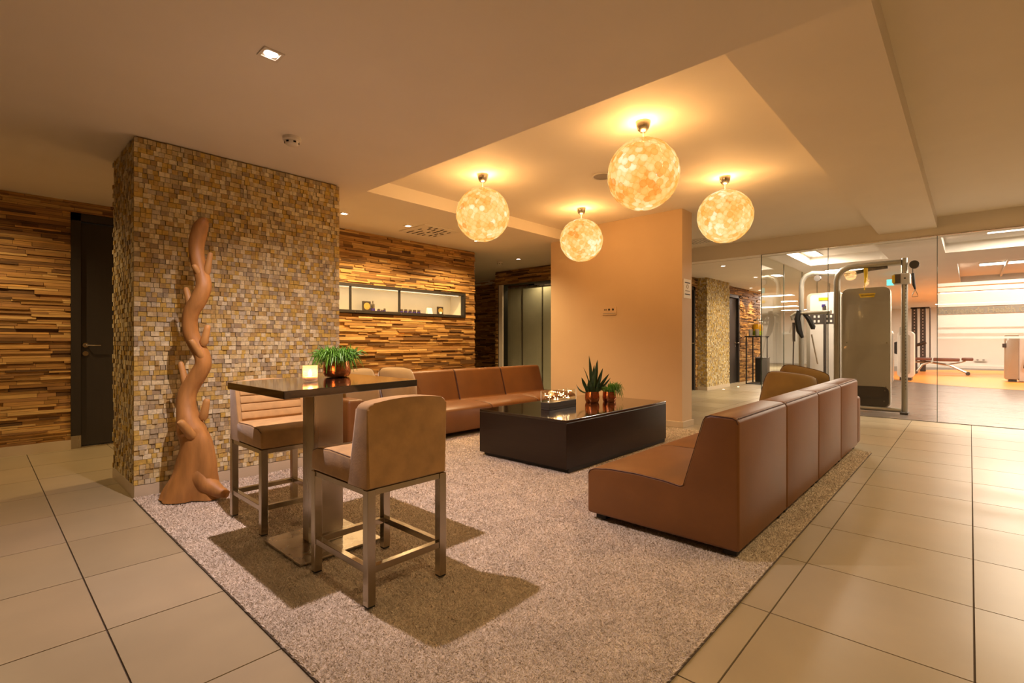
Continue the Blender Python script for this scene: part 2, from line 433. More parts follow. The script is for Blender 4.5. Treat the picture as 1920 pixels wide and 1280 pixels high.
# ---- reclaimed wood strip walls
wood_pal = [srgb(*c)[:3] for c in ((144,104,56), (168,126,70), (188,146,84), (204,166,104), (120,86,48), (156,116,62), (180,136,78), (196,156,94), (100,72,42), (164,122,74), (146,108,64), (200,152,84))]
wood_cubes = unit_cubes('wood_strip', wood_pal, M['wood_strip'])
def strips(parent, plane, axis, a0, a1, z0, z1, out, holes=(), budget=300, vis=None):
    """strip cladding on a wall face. axis 'x': face y=plane, 'y': face x=plane; out = outward direction sign"""
    items = []; z = z0
    while z < z1-.004:
        h = random.choice((.016, .02, .024, .03, .036)); h = min(h, z1-z)
        if z1-z-h < .012: h = z1-z
        a = a0-random.uniform(0, .25)
        while a < a1-.002:
            L = random.choice((.12, .2, .28, .36, .5))*random.uniform(.8, 1.25)
            s, e = max(a, a0), min(a+L, a1); a += L
            if e-s < .01: continue
            segs = [(s, e)]
            for (h0, h1, k0, k1) in holes:
                if z+h > k0+.002 and z < k1-.002:
                    ns = []
                    for (p, q) in segs:
                        if q <= h0 or p >= h1: ns.append((p, q)); continue
                        if p < h0: ns.append((p, h0))
                        if q > h1: ns.append((h1, q))
                    segs = ns
            for (p, q) in segs:
                if q-p < .01: continue
                items.append((p, q, z, z+h, random.choice((.010, .014, .018, .024, .032))))
        z += h
    g = .0012
    rec = []
    for (p, q, za, zb, d) in items:
        if axis == 'x': bx = (p+g, q-g, min(plane, plane+out*d), max(plane, plane+out*d), za+g, zb-g)
        else: bx = (min(plane, plane+out*d), max(plane, plane+out*d), p+g, q-g, za+g, zb-g)
        cx = ((bx[0]+bx[1])/2, (bx[2]+bx[3])/2, (bx[4]+bx[5])/2)
        area = (q-p)*(zb-za); dd = size_rank(*cx)
        seen = vis is None or vis(*cx)
        rec.append((-(area/dd**2) if (seen and dd < 900) else 1+dd, bx, random.randrange(len(wood_pal))))
    rec.sort(key=lambda t: t[0])
    for r, bx, ci in rec[:budget]:
        place(wood_cubes[ci], 'wood_strip', parent, ((bx[0]+bx[1])/2, (bx[2]+bx[3])/2, (bx[4]+bx[5])/2),
              ((bx[1]-bx[0])*K, (bx[3]-bx[2])*K, (bx[5]-bx[4])*K))
    if rec[budget:]:
        o = place(boxes_mesh('wood_strips', [r[1] for r in rec[budget:]], [wood_pal[r[2]] for r in rec[budget:]], M['wood_strip']), 'wood_strips', parent)
        tag(o, kind='stuff')

wl = structure(MB().box(-5, .604, 6.16, 6.5, 0, H0).box(1.45, 2.4, 6.16, 6.5, 0, H0).box(.604, 1.45, 6.16, 6.5, 2.20, H0),
               'wall_left', M['black_back'], 'reclaimed wood strip wall with the dark door, left of the mosaic pillar', 'wall')
strips(wl, 6.16, 'x', -2.2, 2.1, .085, H0, -1, holes=((.604, 1.45, 0, 2.205),), budget=300, vis=lambda x, y, z: .1 < x < .92)
structure(MB().box(-5, .604, 6.125, 6.16, 0, .085).box(1.45, 2.1, 6.125, 6.16, 0, .085), 'baseboard_left', M['skirting'], 'beige tile skirting below the left wood wall', 'baseboard')

NX0, NX1, NZ0, NZ1 = 2.45, 5.10, 1.385, 1.712
wbk = MB().box(2.1, 5.34, 5.75, 6.05, 0, NZ0).box(2.1, 5.34, 5.75, 6.05, NZ1, H1).box(2.1, NX0, 5.75, 6.05, NZ0, NZ1).box(NX1, 5.34, 5.75, 6.05, NZ0, NZ1)
wbk.box(2.1, 5.34, 6.05, 6.5, 0, 2.8)
wb = structure(wbk, 'wall_back', M['black_back'], 'reclaimed wood strip wall with the long display niche', 'wall')
strips(wb, 5.75, 'x', 2.1, 5.34, .0, H1, -1, holes=((NX0, NX1, NZ0, NZ1),), budget=300, vis=lambda x, y, z: x > 3.05 and z > .6)
# far dark wood wall and wood header of the sliding panels
wf = structure(MB().box(8.10, 8.3, 7.0, 9.6, 0, 2.8), 'wall_far', M['black_back'], 'dim reclaimed wood wall at the end of the passage', 'wall')
strips(wf, 8.10, 'y', 7.0, 9.5, 0, H1, -1, budget=120, vis=lambda x, y, z: y < 8.8 and z > .6)
wp = structure(MB().box(7.17, 7.40, 5.2, 7.06, 2.13, H1).box(7.17, 7.40, 6.97, 7.06, 0, 2.13), 'wall_header', M['black_back'], 'reclaimed wood header above the pale sliding panels', 'wall')
strips(wp, 7.17, 'y', 5.2, 7.06, 2.13, H1, -1, budget=140)
strips(wp, 7.17, 'y', 7.005, 7.06, 0, 2.13, -1, budget=60)
structure(MB().box(5.34, 8.1, 9.4, 9.6, 0, 2.8), 'wall_passage_end', M['paint_wall'], 'cream wall closing the passage behind the wood wall', 'wall')

# sliding panel door
dr = thing('door_2', 'pale frosted sliding panel door under the wood header', 'door', (7.9, 6.3, 0), kind='structure')
for k in range(5):
    y1 = 7.53-6.3-k*.55
    MB().box(0, .03, y1-.54, y1, .02, 2.14, .004).build('sliding_panel', M['panel_frost'], dr)
    MB().box(-.012, 0, y1-.545, y1-.525, .02, 2.14).build('panel_edge_strip', M['steel'], dr)
MB().box(-.02, .05, -1.6, 1.24, 2.14, 2.17).build('top_track', M['steel'], dr)
MB().box(-.02, .05, -1.6, 1.24, 0, .02).build('floor_track', M['steel'], dr)
structure(MB().box(7.15, 7.19, 6.87, 6.97, 0, 2.13), 'trim_2', M['paint_white'], 'white door jamb beside the sliding panels', 'trim')
structure(MB().box(7.19, 7.31, 6.868, 6.97, 0, 2.13), 'trim_3', M['black'], 'black reveal inside the white door jamb', 'trim')

# cream partition wall
structure(MB().box(5.554, 5.823, 2.449, 4.377, 0, H2), 'wall_partition', M['paint_wall'], 'free-standing peach painted wall behind the coffee table', 'wall')
structure(MB().box(5.535, 5.842, 2.430, 4.40, 0, .072, .004), 'baseboard_partition', M['skirting'], 'beige tile skirting around the peach partition wall', 'baseboard')

# mosaic pillar
mos_pal = [srgb(*c)[:3] for c in ((208,190,144), (194,172,126), (214,198,156), (190,160,96), (200,168,86), (178,158,120), (166,150,120), (204,182,130), (188,156,78), (218,204,166), (174,144,88), (192,178,148), (158,138,106))]
mos_cubes = unit_cubes('mosaic_stone', mos_pal, M['mosaic'])
pil = structure(MB().box(.70, 2.058, 3.905, 4.61, 0, H0), 'wall_pillar', M['mosaic_grout'], 'square pillar clad in small ochre and cream mosaic stones', 'pillar')
def mosaic(parent, faces, budget, sx=.0315):
    rec = []
    for (axis, plane, a0, a1, z0, z1, out) in faces:
        nz = round((z1-z0)/sx); hz = (z1-z0)/nz
        for i in range(nz):
            cuts = [a0]
            while cuts[-1] < a1: cuts.append(cuts[-1]+sx*random.choice((.7, .9, 1, 1.1, 1.5)))
            cuts = [a0+(c-a0)*(a1-a0)/(cuts[-1]-a0) for c in cuts]
            for j in range(len(cuts)-1):
                d = .010+random.choice((0, .002, .005, .009)); g = .0010
                p, q, za, zb = cuts[j]+g, cuts[j+1]-g, z0+i*hz+g, z0+(i+1)*hz-g
                if axis == 'x': bx = (p, q, min(plane, plane+out*d), max(plane, plane+out*d), za, zb)
                else: bx = (min(plane, plane+out*d), max(plane, plane+out*d), p, q, za, zb)
                c = ((bx[0]+bx[1])/2, (bx[2]+bx[3])/2, (bx[4]+bx[5])/2)
                dd = size_rank(*c)+(0 if (axis == 'x' and out < 0) else 50)
                rec.append((dd, bx, random.randrange(len(mos_pal))))
    rec.sort(key=lambda t: t[0])
    for r, bx, ci in rec[:budget]:
        place(mos_cubes[ci], 'mosaic_stone', parent, ((bx[0]+bx[1])/2, (bx[2]+bx[3])/2, (bx[4]+bx[5])/2),
              ((bx[1]-bx[0])*K, (bx[3]-bx[2])*K, (bx[5]-bx[4])*K))
    rr = rec[budget:]
    o = place(boxes_mesh('mosaic_stones', [r[1] for r in rr], [mos_pal[r[2]] for r in rr], M['mosaic']), 'mosaic_stones', parent)
    tag(o, kind='stuff')
mosaic(pil, [('x', 3.905, .682, 2.076, .085, H0-.01, -1), ('y', .70, 3.905, 4.61, .085, H0-.01, -1), ('y', 2.058, 3.905, 4.61, .085, H0-.01, 1)], 300)
structure(MB().box(.684, 2.074, 3.889, 4.626, 0, .082), 'baseboard_pillar', M['skirting'], 'beige tile skirting around the mosaic pillar', 'baseboard')

# corridor behind the partition: wood wall, doors, second mosaic pillar
wc = structure(MB().box(5.823, 9.20, 4.17, 4.4, 0, H0).box(10.05, 11.50, 4.17, 4.4, 0, H0).box(12.72, 14.35, 4.17, 4.4, 0, H0)
               .box(9.2, 10.05, 4.17, 4.4, 2.12, H0).box(11.5, 12.72, 4.17, 4.4, 2.12, H0), 'wall_corridor', M['black_back'], 'spotlit reclaimed wood wall in the corridor', 'wall')
strips(wc, 4.17, 'x', 5.85, 14.35, 0, H0, -1, holes=((9.2, 10.05, 0, 2.12), (11.5, 12.72, 0, 2.12)), budget=120, vis=lambda x, y, z: x > 12.7)
p2 = structure(MB().box(10.17, 11.42, 3.965, 4.17, 0, H0), 'wall_pillar_corridor', M['mosaic_grout'], 'second mosaic pillar between the corridor doors', 'pillar')
mosaic(p2, [('x', 3.965, 10.15, 11.44, .07, H0, -1), ('y', 10.17, 3.965, 4.17, .07, H0, -1)], 0)
structure(MB().box(10.14, 11.44, 3.94, 4.17, 0, .07), 'baseboard_corridor', M['skirting'], 'beige tile skirting around the corridor pillar', 'baseboard')

def door(name, x0, x1, y, ztop, label, hx):
    t = thing(name, label, 'door', ((x0+x1)/2, y, 0), kind='structure')
    w = (x1-x0)/2
    MB().box(-w, -w+.07, -.02, .05, 0, ztop).box(w-.07, w, -.02, .05, 0, ztop).box(-w, w, -.02, .05, ztop-.07, ztop).build('door_frame', M['door_black'], t)
    lf = MB().box(-w+.075, w-.075, .03, .07, .015, ztop-.075, .003).build('door_leaf', M['door_black'], t)
    MB().box(-w+.07, w-.07, -.02, .06, 0, .012).build('threshold', M['steel'], t)
    hd = MB().cyl((hx, .03, .965), (hx, .018, .965), .022).cyl((hx, .02, .965), (hx, -.03, .965), .008)
    hd.tube([(hx, -.03, .965), (hx+.01, -.034, .965), (hx+.105, -.034, .965)], .008).build('lever_handle', M['chrome'], t, True)
    MB().cyl((hx, .03, .885), (hx, .02, .885), .022).cyl((hx, .02, .885), (hx, .017, .885), .008).build('lock_rosette', M['chrome'], t, True)
    if name == 'door_1': MB().box(-w-.001, -w+.071, -.022, .051, 0, .12).build('kick_plate', M['steel'], t)
    return t
door('door_1', .604, 1.45, 6.15, 2.20, 'dark door with a steel lever handle beside the pillar', .712-1.027)
door('door_3', 9.2, 10.05, 4.17, 2.12, 'dark corridor door left of the far mosaic pillar', .25)
door('door_4', 11.5, 12.72, 4.17, 2.12, 'dark corridor door right of the far mosaic pillar', .42)

# ---- display niche
nb = structure(MB().box(NX0, NX1, 6.02, 6.05, NZ0, NZ1).box(NX0, NX1, 5.76, 6.02, NZ0, NZ0+.012).box(NX0, NX1, 5.76, 6.02, NZ1-.012, NZ1).box(NX0, NX0+.01, 5.76, 6.02, NZ0, NZ1).box(NX1-.01, NX1, 5.76, 6.02, NZ0, NZ1),
               'trim_4', M['niche_back'], 'cream lined display niche in the wood wall', 'niche')
w1 = thing('window_1', 'long glazed niche window with a dark frame', 'window', ((NX0+NX1)/2, 5.72, NZ0), kind='structure')
cxn = (NX0+NX1)/2; hn = NZ1-NZ0
MB().box(NX0-cxn-.02, NX1-cxn+.02, -.02, .05, -.022, .014).build('bottom_frame', M['door_black'], w1)
MB().box(NX0-cxn-.02, NX1-cxn+.02, -.02, .05, hn-.014, hn+.022).build('top_frame', M['door_black'], w1)
MB().box(NX0-cxn-.02, NX0-cxn+.016, -.02, .05, .014, hn-.014).build('side_frame', M['door_black'], w1)
MB().box(NX1-cxn-.016, NX1-cxn+.02, -.02, .05, .014, hn-.014).build('side_frame', M['door_black'], w1)
edges = [NX0+.016, 3.21, 3.94, NX1-.016]
for k in range(3):
    MB().box(edges[k]-cxn+.008, edges[k+1]-cxn-.008, .020, .026, .016, hn-.016).build('pane', M['glass'], w1)
for x in (3.21, 3.94): MB().box(x-cxn-.007, x-cxn+.007, .0, .04, .014, hn-.014).build('mullion', M['door_black'], w1)
for x in (3.25, 3.94, 4.70, 5.0): MB().cyl((x-cxn, -.026, -.006), (x-cxn, -.018, -.006), .008, n=10).build('screw_cap', M['chrome'], w1)
for x in (3.94, 4.72): MB().cyl((x-cxn, -.026, hn+.006), (x-cxn, -.018, hn+.006), .008, n=10).build('screw_cap', M['chrome'], w1)
ls = tag(MB().box(NX0+.05, NX1-.05, 5.785, 5.80, NZ1-.020, NZ1-.013).build('led_strip', M['led']), 'thin lit strip along the top of the display niche', 'light strip')
add_light('niche_light', 'AREA', (cxn, 5.80, NZ1-.022), 2.6, (1, .82, .6), size=NX1-NX0-.2, sizey=.03, rot=(R(25), 0, 0))

# ================================================================== GLASS WALL AND GYM
gy = [2.32, 1.456, .30, -1.0, -2.3, -3.6, -4.9, -6.15]
wg = thing('window_2', 'frameless glass wall between the lobby and the gym', 'window', (8.08, 0, 0), kind='structure')
for k in range(len(gy)-1):
    MB().box(-.006, .006, gy[k+1]+.003, gy[k]-.003, .004, 2.315).build('glass_pane', M['glass'], wg)
    MB().box(-.007, .007, gy[k+1]-.003, gy[k+1]+.003, .004, 2.315).build('pane_joint', M['glass_edge'], wg)
MB().box(-.007, .007, 2.317, 2.325, .004, 2.315).build('pane_edge', M['glass_edge'], wg)
MB().box(-.01, .01, -6.15, 2.32, 0, .006).build('floor_channel', M['gym_dark'], wg)
MB().box(-.012, .012, -6.15, 2.32, 2.306, 2.316).build('top_channel', M['steel'], wg)
# frosted stripes and lettering on the pane right of the joint
band = thing('window_lettering', 'frosted stripes and club lettering on the right glass pane', 'lettering', (8.065, .30, 1.0))
for z0, z1, mm in ((.673, .713, 'film'), (.607, .660, 'film'), (.422, .594, 'film'), (.335, .415, 'film_grey'), (.172, .323, 'film'), (.098, .147, 'film'), (.034, .060, 'film')):
    MB().box(0, .003, -1.25, -.006, z0, z1).build('frosted_stripe', M[mm], band)

def text_mesh(body, size, mat, name, extrude=.001, bold=.0):
    cu = bpy.data.curves.new(name, 'FONT'); cu.body = body; cu.size = size*K; cu.extrude = extrude*K; cu.offset = bold*size*K
    cu.align_x = 'LEFT'
    o = bpy.data.objects.new(name, cu); COL.objects.link(o)
    dg = bpy.context.evaluated_depsgraph_get(); dg.update()
    me = bpy.data.meshes.new_from_object(o.evaluated_get(dg)); bpy.data.objects.remove(o); bpy.data.curves.remove(cu)
    me.materials.clear(); me.materials.append(mat); return me
def ext(me):
    xs = [v.co.x for v in me.vertices]; return min(xs)/K, max(xs)/K
WORDS = 'Promenade Health Club'; full = text_mesh(WORDS, .088, M['film_text'], 'letter', .0008, .022); e0, e1 = ext(full); fx = .86/(e1-e0)
for i, ch in enumerate(WORDS):      # reading direction is -Y (seen from the lobby)
    if ch == ' ': continue
    one = text_mesh(ch, .088, M['film_text'], 'letter', .0008, .022); pre = text_mesh(WORDS[:i+1], .088, M['film_text'], 'tmp', .0008, .022)
    place(one, 'letter', band, (-.004, -.012-(ext(pre)[1]-ext(one)[1])*fx, .343), (fx, 1, 1), (R(90), 0, -R(90)))

# return glass along the corridor
wr = thing('window_3', 'glass partition between the gym and the corridor', 'window', (8.08, 2.33, 0), kind='structure')
for k in range(5):
    x0 = .01+k*1.25
    MB().box(x0, x0+1.24, -.006, .006, .004, H0).build('glass_pane', M['glass'], wr)
    MB().box(x0+1.24, x0+1.25, -.007, .007, .004, H0).build('pane_joint', M['glass_edge'], wr)

# gym floor
structure(MB().box(8.10, 25.2, -6.2, 2.32, -.02, -.001), 'floor_gym', M['gym_floor'], 'dark grey vinyl gym floor behind the glass', 'floor')
pts = []
for k in range(40):
    a = k/39*math.pi*2
    pts.append((19.2+4.6*math.cos(a), -.9+3.0*math.sin(a)))
structure(MB().prism([p for p in pts if True], -.001, .002, 'z'), 'floor_gym_inlay', M['gym_orange'], 'orange curved inlay in the gym floor', 'floor')

def tube_light(x0, x1, y0, y1, z, label, energy):
    t = thing('fluorescent_light', label, 'ceiling light', ((x0+x1)/2, (y0+y1)/2, z-.003), 0, 'gym ceiling lights')
    w, d = (x1-x0)/2, (y1-y0)/2
    MB().box(-w, w, -d, d, -.012, 0).build('housing', M['white_plastic'], t)
    MB().box(-w+.01, w-.01, -d+.01, d-.01, -.016, -.012).build('diffuser', M['tube_on'], t)
    add_light('tube_beam', 'AREA', (0, 0, -.02), energy*P_GYM, GYM, t, (x1-x0), sizey=(y1-y0))
    return t
tube_light(8.93, 9.15, -1.4, -.16, ZC, 'bright ceiling light nearest the glass in the right gym coffer', 8)
tube_light(12.6, 12.95, -1.25, -.12, ZC, 'ceiling light in the second gym coffer', 8)
tube_light(8.6, 9.6, 1.80, 1.95, ZC, 'long ceiling light in the left gym coffer by the glass edge', 3)
tube_light(10.5, 10.8, 1.15, 1.95, H0, 'flush ceiling light behind the cable machine', 5)
tube_light(15.2, 15.6, 3.6, 4.4, H0, 'ceiling light seen through the left glass edge, upper one', 8)
tube_light(20.0, 20.6, 4.6, 6.0, H0, 'ceiling light seen through the left glass edge, lower one', 10)
tube_light(17.5, 17.9, -1.6, .6, H0, 'ceiling light over the weight bench', 8)
tube_light(22.6, 23.0, -2.2, .9, H0, 'ceiling light by the far gym wall', 8)
tube_light(14.0, 14.3, -3.0, -1.8, ZC, 'ceiling light over the right gym machine', 8)

# teal reflection of an unseen exit sign, built as a glowing panel
ex = thing('exit_sign_reflection', 'small glowing teal panel standing in for a reflected exit sign', 'sign', (12.2, 1.05, 2.10))
MB().box(-.01, .01, -.16, .16, 0, .12, .004).build('reflection_face', M['exit'], ex)
MB().cyl((0, 0, .12), (0, 0, .21), .006, n=8).build('added_hanger', M['steel'], ex)

# --- cable machine
cm = thing('cable_machine', 'tall grey cable machine right behind the glass', 'gym machine', (8.75, 1.05, 0))
def L(x, y, z): return (x-8.75, y-1.05, z)
def rrect(y0, y1, z0, z1, r, n=6):
    out = []
    for (cy_, cz, a0) in ((y1-r, z0+r, -90), (y1-r, z1-r, 0), (y0+r, z1-r, 90), (y0+r, z0+r, 180)):
        for k in range(n+1): a = R(a0+90*k/n); out.append((cy_+r*math.cos(a), cz+r*math.sin(a)))
    return out
MB().prism(rrect(.82-1.05, 1.395-1.05, .06, 1.775, .085), -.06, .10, 'x', .012).build('weight_cover', M['gym_grey'], cm, True)
MB().prism(rrect(.835-1.05, 1.38-1.05, .075, .36, .07), -.066, -.05, 'x').build('kick_panel', M['gym_dark'], cm)
for (yy, zz) in ((1.32, .31), (.88, .31), (1.33, .98), (.86, .98), (.87, .36), (.89, .16)):
    MB().cyl((-.07, yy-1.05, zz), (-.058, yy-1.05, zz), .007, n=8).build('bolt', M['chrome'], cm)
bd = MB().prism([(1.187-1.05, 1.69), (.988-1.05, 1.69), (1.005-1.05, 1.632), (1.165-1.05, 1.632)], -.068, -.058, 'x').build('badge', M['yellow'], cm)
place(text_mesh('TECHNOGYM', .034, M['ink'], 'badge_letters'), 'badge_letters', bd, (-.070, .115, 1.650), (.78, 1, 1), (R(90), 0, -R(90)))
fr = MB()
fr.tube([L(8.70, 1.455, .03), L(8.70, 1.455, 1.9), L(8.70, 1.44, 1.98), L(8.70, 1.39, 2.05), L(8.70, 1.31, 2.085), L(8.70, 1.20, 2.095), L(8.70, .70, 2.095)], .042, 14)
fr.build('main_frame', M['gym_silver'], cm, True)
MB().tube([L(8.70, .665, .02), L(8.70, .665, 2.15)], .036, 14).build('pulley_post', M['gym_silver'], cm, True)
hole_me = MB().cyl((-.003, 0, 0), (.003, 0, 0), .006, n=6).mesh('adjustment_hole', M['gym_dark'])
for k in range(38): place(hole_me, 'adjustment_hole', cm, L(8.664, .650, .35+k*.043))
MB().tube([L(8.66, .70, .05), L(8.66, 1.45, .05)], .03, 10).build('base_rail', M['gym_silver'], cm, True)
MB().box(8.60-8.75, 8.80-8.75, .62-1.05, .71-1.05, 0, .03, .006).build('base_foot', M['gym_dark'], cm)
MB().cyl(L(8.62, 1.24, .0), L(8.62, 1.24, .05), .018, n=10).build('leveling_foot', M['gym_dark'], cm)
MB().cyl(L(8.68, .56, 2.05), L(8.74, .56, 2.05), .055, n=20).build('top_pulley', M['gym_dark'], cm)
cg = MB().box(8.62-8.75, 8.78-8.75, .60-1.05, .79-1.05, 1.79, 1.935, .015).build('pulley_carriage', M['gym_white'], cm, True)
MB().box(8.61-8.75, 8.63-8.75, .70-1.05, .77-1.05, 1.80, 1.925).build('carriage_band', M['gym_dark'], cg)
MB().box(8.605-8.75, 8.63-8.75, .762-1.05, .795-1.05, 1.81, 1.915).build('yellow_lever', M['yellow'], cg)
MB().cyl(L(8.612, .655, 1.865), L(8.622, .655, 1.865), .012, n=10).build('carriage_bolt', M['gym_dark'], cg)
cb = MB().tube([L(8.68, .575, 2.0), L(8.68, .575, 1.90)], .004, 6).tube([L(8.68, .575, 1.93), L(8.68, .565, 1.78), L(8.68, .55, 1.71)], [.018, .018, .010], 8)
cb.build('cable_strap', M['black'], cm)
MB().tube([L(8.68, .55, 1.71), L(8.68, .58, 1.64), L(8.68, .585, 1.61), L(8.68, .52, 1.61), L(8.68, .525, 1.64), L(8.68, .55, 1.71)], .005, 6).build('carabiner', M['chrome'], cm, True)
MB().tube([L(8.70, 1.36, 1.98), L(8.70, 1.22, 2.0), L(8.70, 1.05, 2.035), L(8.70, .85, 2.05)], .026, 8).build('grip_pad', M['gym_dark'], cm, True)
MB().tube([L(8.67, 1.10, 2.05), L(8.67, 1.10, 1.9), L(8.67, 1.11, 1.84)], [.028, .020, .012], 8).tube([L(8.67, 1.11, 1.84), L(8.67, 1.115, 1.74)], .007, 6).build('yellow_strap', M['yellow'], cm, True)

# --- second unit behind it
ct = thing('cable_tower', 'white weight tower with black straps left of the grey machine', 'gym machine', (9.8, 1.85, 0))
def L2(x, y, z): return (x-9.8, y-1.85, z)
MB().prism(rrect(1.55-1.85, 2.09-1.85, .04, 1.83, .08), .0, .18, 'x', .012).build('tower_shell', M['gym_grey'], ct, True)
MB().prism(rrect(1.58-1.85, 2.03-1.85, .06, 1.80, .05), -.02, 0, 'x').build('white_panel', M['gym_white'], ct)
MB().box(-.024, -.02, 1.60-1.85, 2.03-1.85, 1.30, 1.47).build('instruction_band', M['gym_dark'], ct)
for zz in (1.345, 1.425):
    for yy in (1.66, 1.72, 1.78, 1.90, 1.96): MB().box(-.027, -.024, yy-1.865, yy-1.835, zz-.02, zz+.02).build('pictogram', M['gym_white'], ct)
MB().box(-.03, -.02, 1.76-1.85, 1.90-1.85, 1.70, 1.745).build('badge', M['yellow'], ct)
MB().tube([L2(9.72, 1.80, .06), L2(9.72, 1.80, 1.60)], .022, 10).build('guide_rod', M['gym_dark'], ct, True)
MB().box(-.06, -.02, 1.80-1.85, 1.85-1.85, 1.58, 1.63).build('selector', M['purple'], ct)
MB().tube([L2(9.7, 2.145, .02), L2(9.7, 2.145, 1.95), L2(9.7, 2.13, 2.05), L2(9.7, 2.07, 2.13), L2(9.7, 1.98, 2.165), L2(9.7, 1.60, 2.12)], .04, 12).build('arch_tube', M['gym_silver'], ct, True)
MB().cyl(L2(9.66, 1.90, 2.07), L2(9.72, 1.90, 2.07), .05).build('arch_pulley', M['gym_dark'], ct)
MB().tube([L2(9.4, 2.20, 1.36), L2(9.4, 2.22, 1.43), L2(9.4, 2.17, 1.47), L2(9.2, 1.62, 1.47)], .03, 10).build('side_bar', M['gym_silver'], ct, True)
MB().tube([L2(9.35, 2.10, 1.52), L2(9.35, 2.13, 1.38), L2(9.35, 2.10, 1.18), L2(9.35, 2.05, 1.06)], [.035, .045, .045, .025], 8).build('black_strap', M['black'], ct, True)
MB().tube([L2(9.35, 2.03, 1.47), L2(9.35, 1.95, 1.36), L2(9.35, 1.90, 1.24), L2(9.35, 1.90, 1.20)], [.03, .04, .04, .028], 8).build('black_strap', M['black'], ct, True)
MB().tube([L2(9.38, 2.19, 1.32), L2(9.38, 2.185, 1.0)], .022, 8).tube([L2(9.38, 2.19, 1.0), L2(9.38, 2.2, .5)], .010, 8).build('hanging_handle', M['gym_dark'], ct, True)
MB().tube([L2(9.6, 1.97, 1.12), L2(9.6, 1.88, .62)], .012, 8).build('push_rod', M['chrome'], ct, True)

# --- small machines further back
def slab_machine(name, label, x, y, w, d, h, mat, grp=None):
    t = thing(name, label, 'gym machine', (x, y, 0), 0, grp)
    MB().prism(rrect(-w/2, w/2, .07, h, .10), -d/2, d/2, 'x', .015).build('cover', M[mat], t, True)
    MB().box(-d/2-.01, d/2+.01, -w/2+.05, w/2-.05, .0, .08, .01).build('foot', M['gym_dark'], t)
    MB().tube([(-d/2, w*.3, h-.1), (-d/2, w*.3, h+.10), (-d/2, w*.1, h+.13), (-d/2, 0, h-.05)], .02, 8).build('handle', M['gym_silver'], t, True)
    MB().prism(rrect(-w/2+.07, w/2-.07, .16, h-.08, .07), -d/2-.012, -d/2, 'x').build('front_inset', M['gym_grey'], t)
    return t
slab_machine('weight_machine', 'silver weight machine seen between the cable machine and its post', 13.6, 1.42, .38, .3, 1.26, 'gym_silver')
slab_machine('weight_machine', 'beige weight machine just right of the pulley post', 16.4, 1.22, .34, .4, 1.26, 'gym_white')
rm = thing('press_machine', 'grey and white press machine at the right edge of the gym', 'gym machine', (17.6, -.9, 0))
MB().prism(rrect(.02, .27, .06, 1.17, .03), -.2, .2, 'x', .02).build('column_cover', M['gym_grey'], rm, True)
MB().prism(rrect(-.35, .02, .02, 1.12, .03), -.15, .2, 'x', .02).build('white_cover', M['gym_white'], rm, True)
MB().tube([(-.25, -.16, .30), (-.25, -.08, .36), (-.25, -.10, .50), (-.25, -.20, .75), (-.25, -.3, .8)], .03, 8).build('padded_arm', M['gym_dark'], rm, True)
MB().box(-.25, -.1, .24, .31, .85, .95, .01).build('side_grip', M['gym_dark'], rm)
MB().box(-.15, .15, .05, .2, 0, .06).build('foot', M['gym_dark'], rm)
rk = thing('power_rack', 'dark perforated rack upright with a cable at the far gym wall', 'rack', (21.5, 1.28, 0))
for yy in (.10, -.12):
    up = MB().box(-.05, .05, yy-.075, yy+.075, 0, 2.15, .01).build('upright', M['gym_dark'], rk)
    for k in range(18): MB().cyl((-.056, yy, .35+k*.1), (-.05, yy, .35+k*.1), .018, n=6).build('hole', M['gym_white'], up)
MB().box(-.05, .05, -.3, .2, 2.10, 2.15).build('top_beam', M['gym_dark'], rk)
MB().cyl((0, -.3, .45), (0, -.3, 2.12), .016, n=8).build('cable_rod', M['gym_dark'], rk)
MB().cyl((-.1, .52, .78), (-.02, .52, .78), .22, n=20).build('weight_plate', M['black'], rk)
MB().tube([(-.06, .52, .78), (-.06, .1, .85), (-.06, -.2, .98)], .05, 8).build('swing_arm', M['gym_dark'], rk, True)
bn = thing('weight_bench', 'low adjustable weight bench with brown pads on the orange floor', 'bench', (20.0, .55, 0))
MB().box(-.16, .16, -.32, .28, .40, .50, .02).build('seat_pad', M['orange_pad'], bn, True)
MB().box(-.15, .15, -.62, -.36, .43, .52, .03).build('head_pad', M['orange_pad'], bn, True)
MB().box(-.16, .16, .32, .72, .42, .50, .02).build('back_pad', M['orange_pad'], bn, True)
MB().tube([(0, .35, .36), (0, -.1, .28), (0, -.48, .06)], .03, 8).build('rear_strut', M['gym_silver'], bn, True)
MB().tube([(0, .35, .38), (0, .55, .28), (0, .68, .05)], .035, 8).build('front_leg', M['gym_silver'], bn, True)
MB().tube([(.1, .3, .38), (.1, .8, .36), (.1, 1.0, .24), (.1, 1.12, .05)], .03, 8).build('side_leg', M['gym_silver'], bn, True)
MB().cyl((-.2, -.5, .05), (.2, -.5, .05), .05).build('rear_foot', M['gym_dark'], bn, True)
MB().cyl((-.2, .69, .04), (.2, .69, .04), .04).build('front_foot', M['gym_dark'], bn, True)
MB().tube([(0, -.05, .30), (0, -.3, .36), (0, -.45, .42)], .018, 8).build('pad_support', M['gym_silver'], bn, True)
so = thing('wall_socket', 'white double socket low on the far gym wall', 'socket', (25.13, -.28, .27))
MB().box(-.005, .01, -.16, .16, 0, .10, .004).build('plate', M['white_plastic'], so)
for yy in (-.08, .08): MB().cyl((-.008, yy, .05), (-.004, yy, .05), .035, n=10).build('outlet', M['ink_grey'], so)

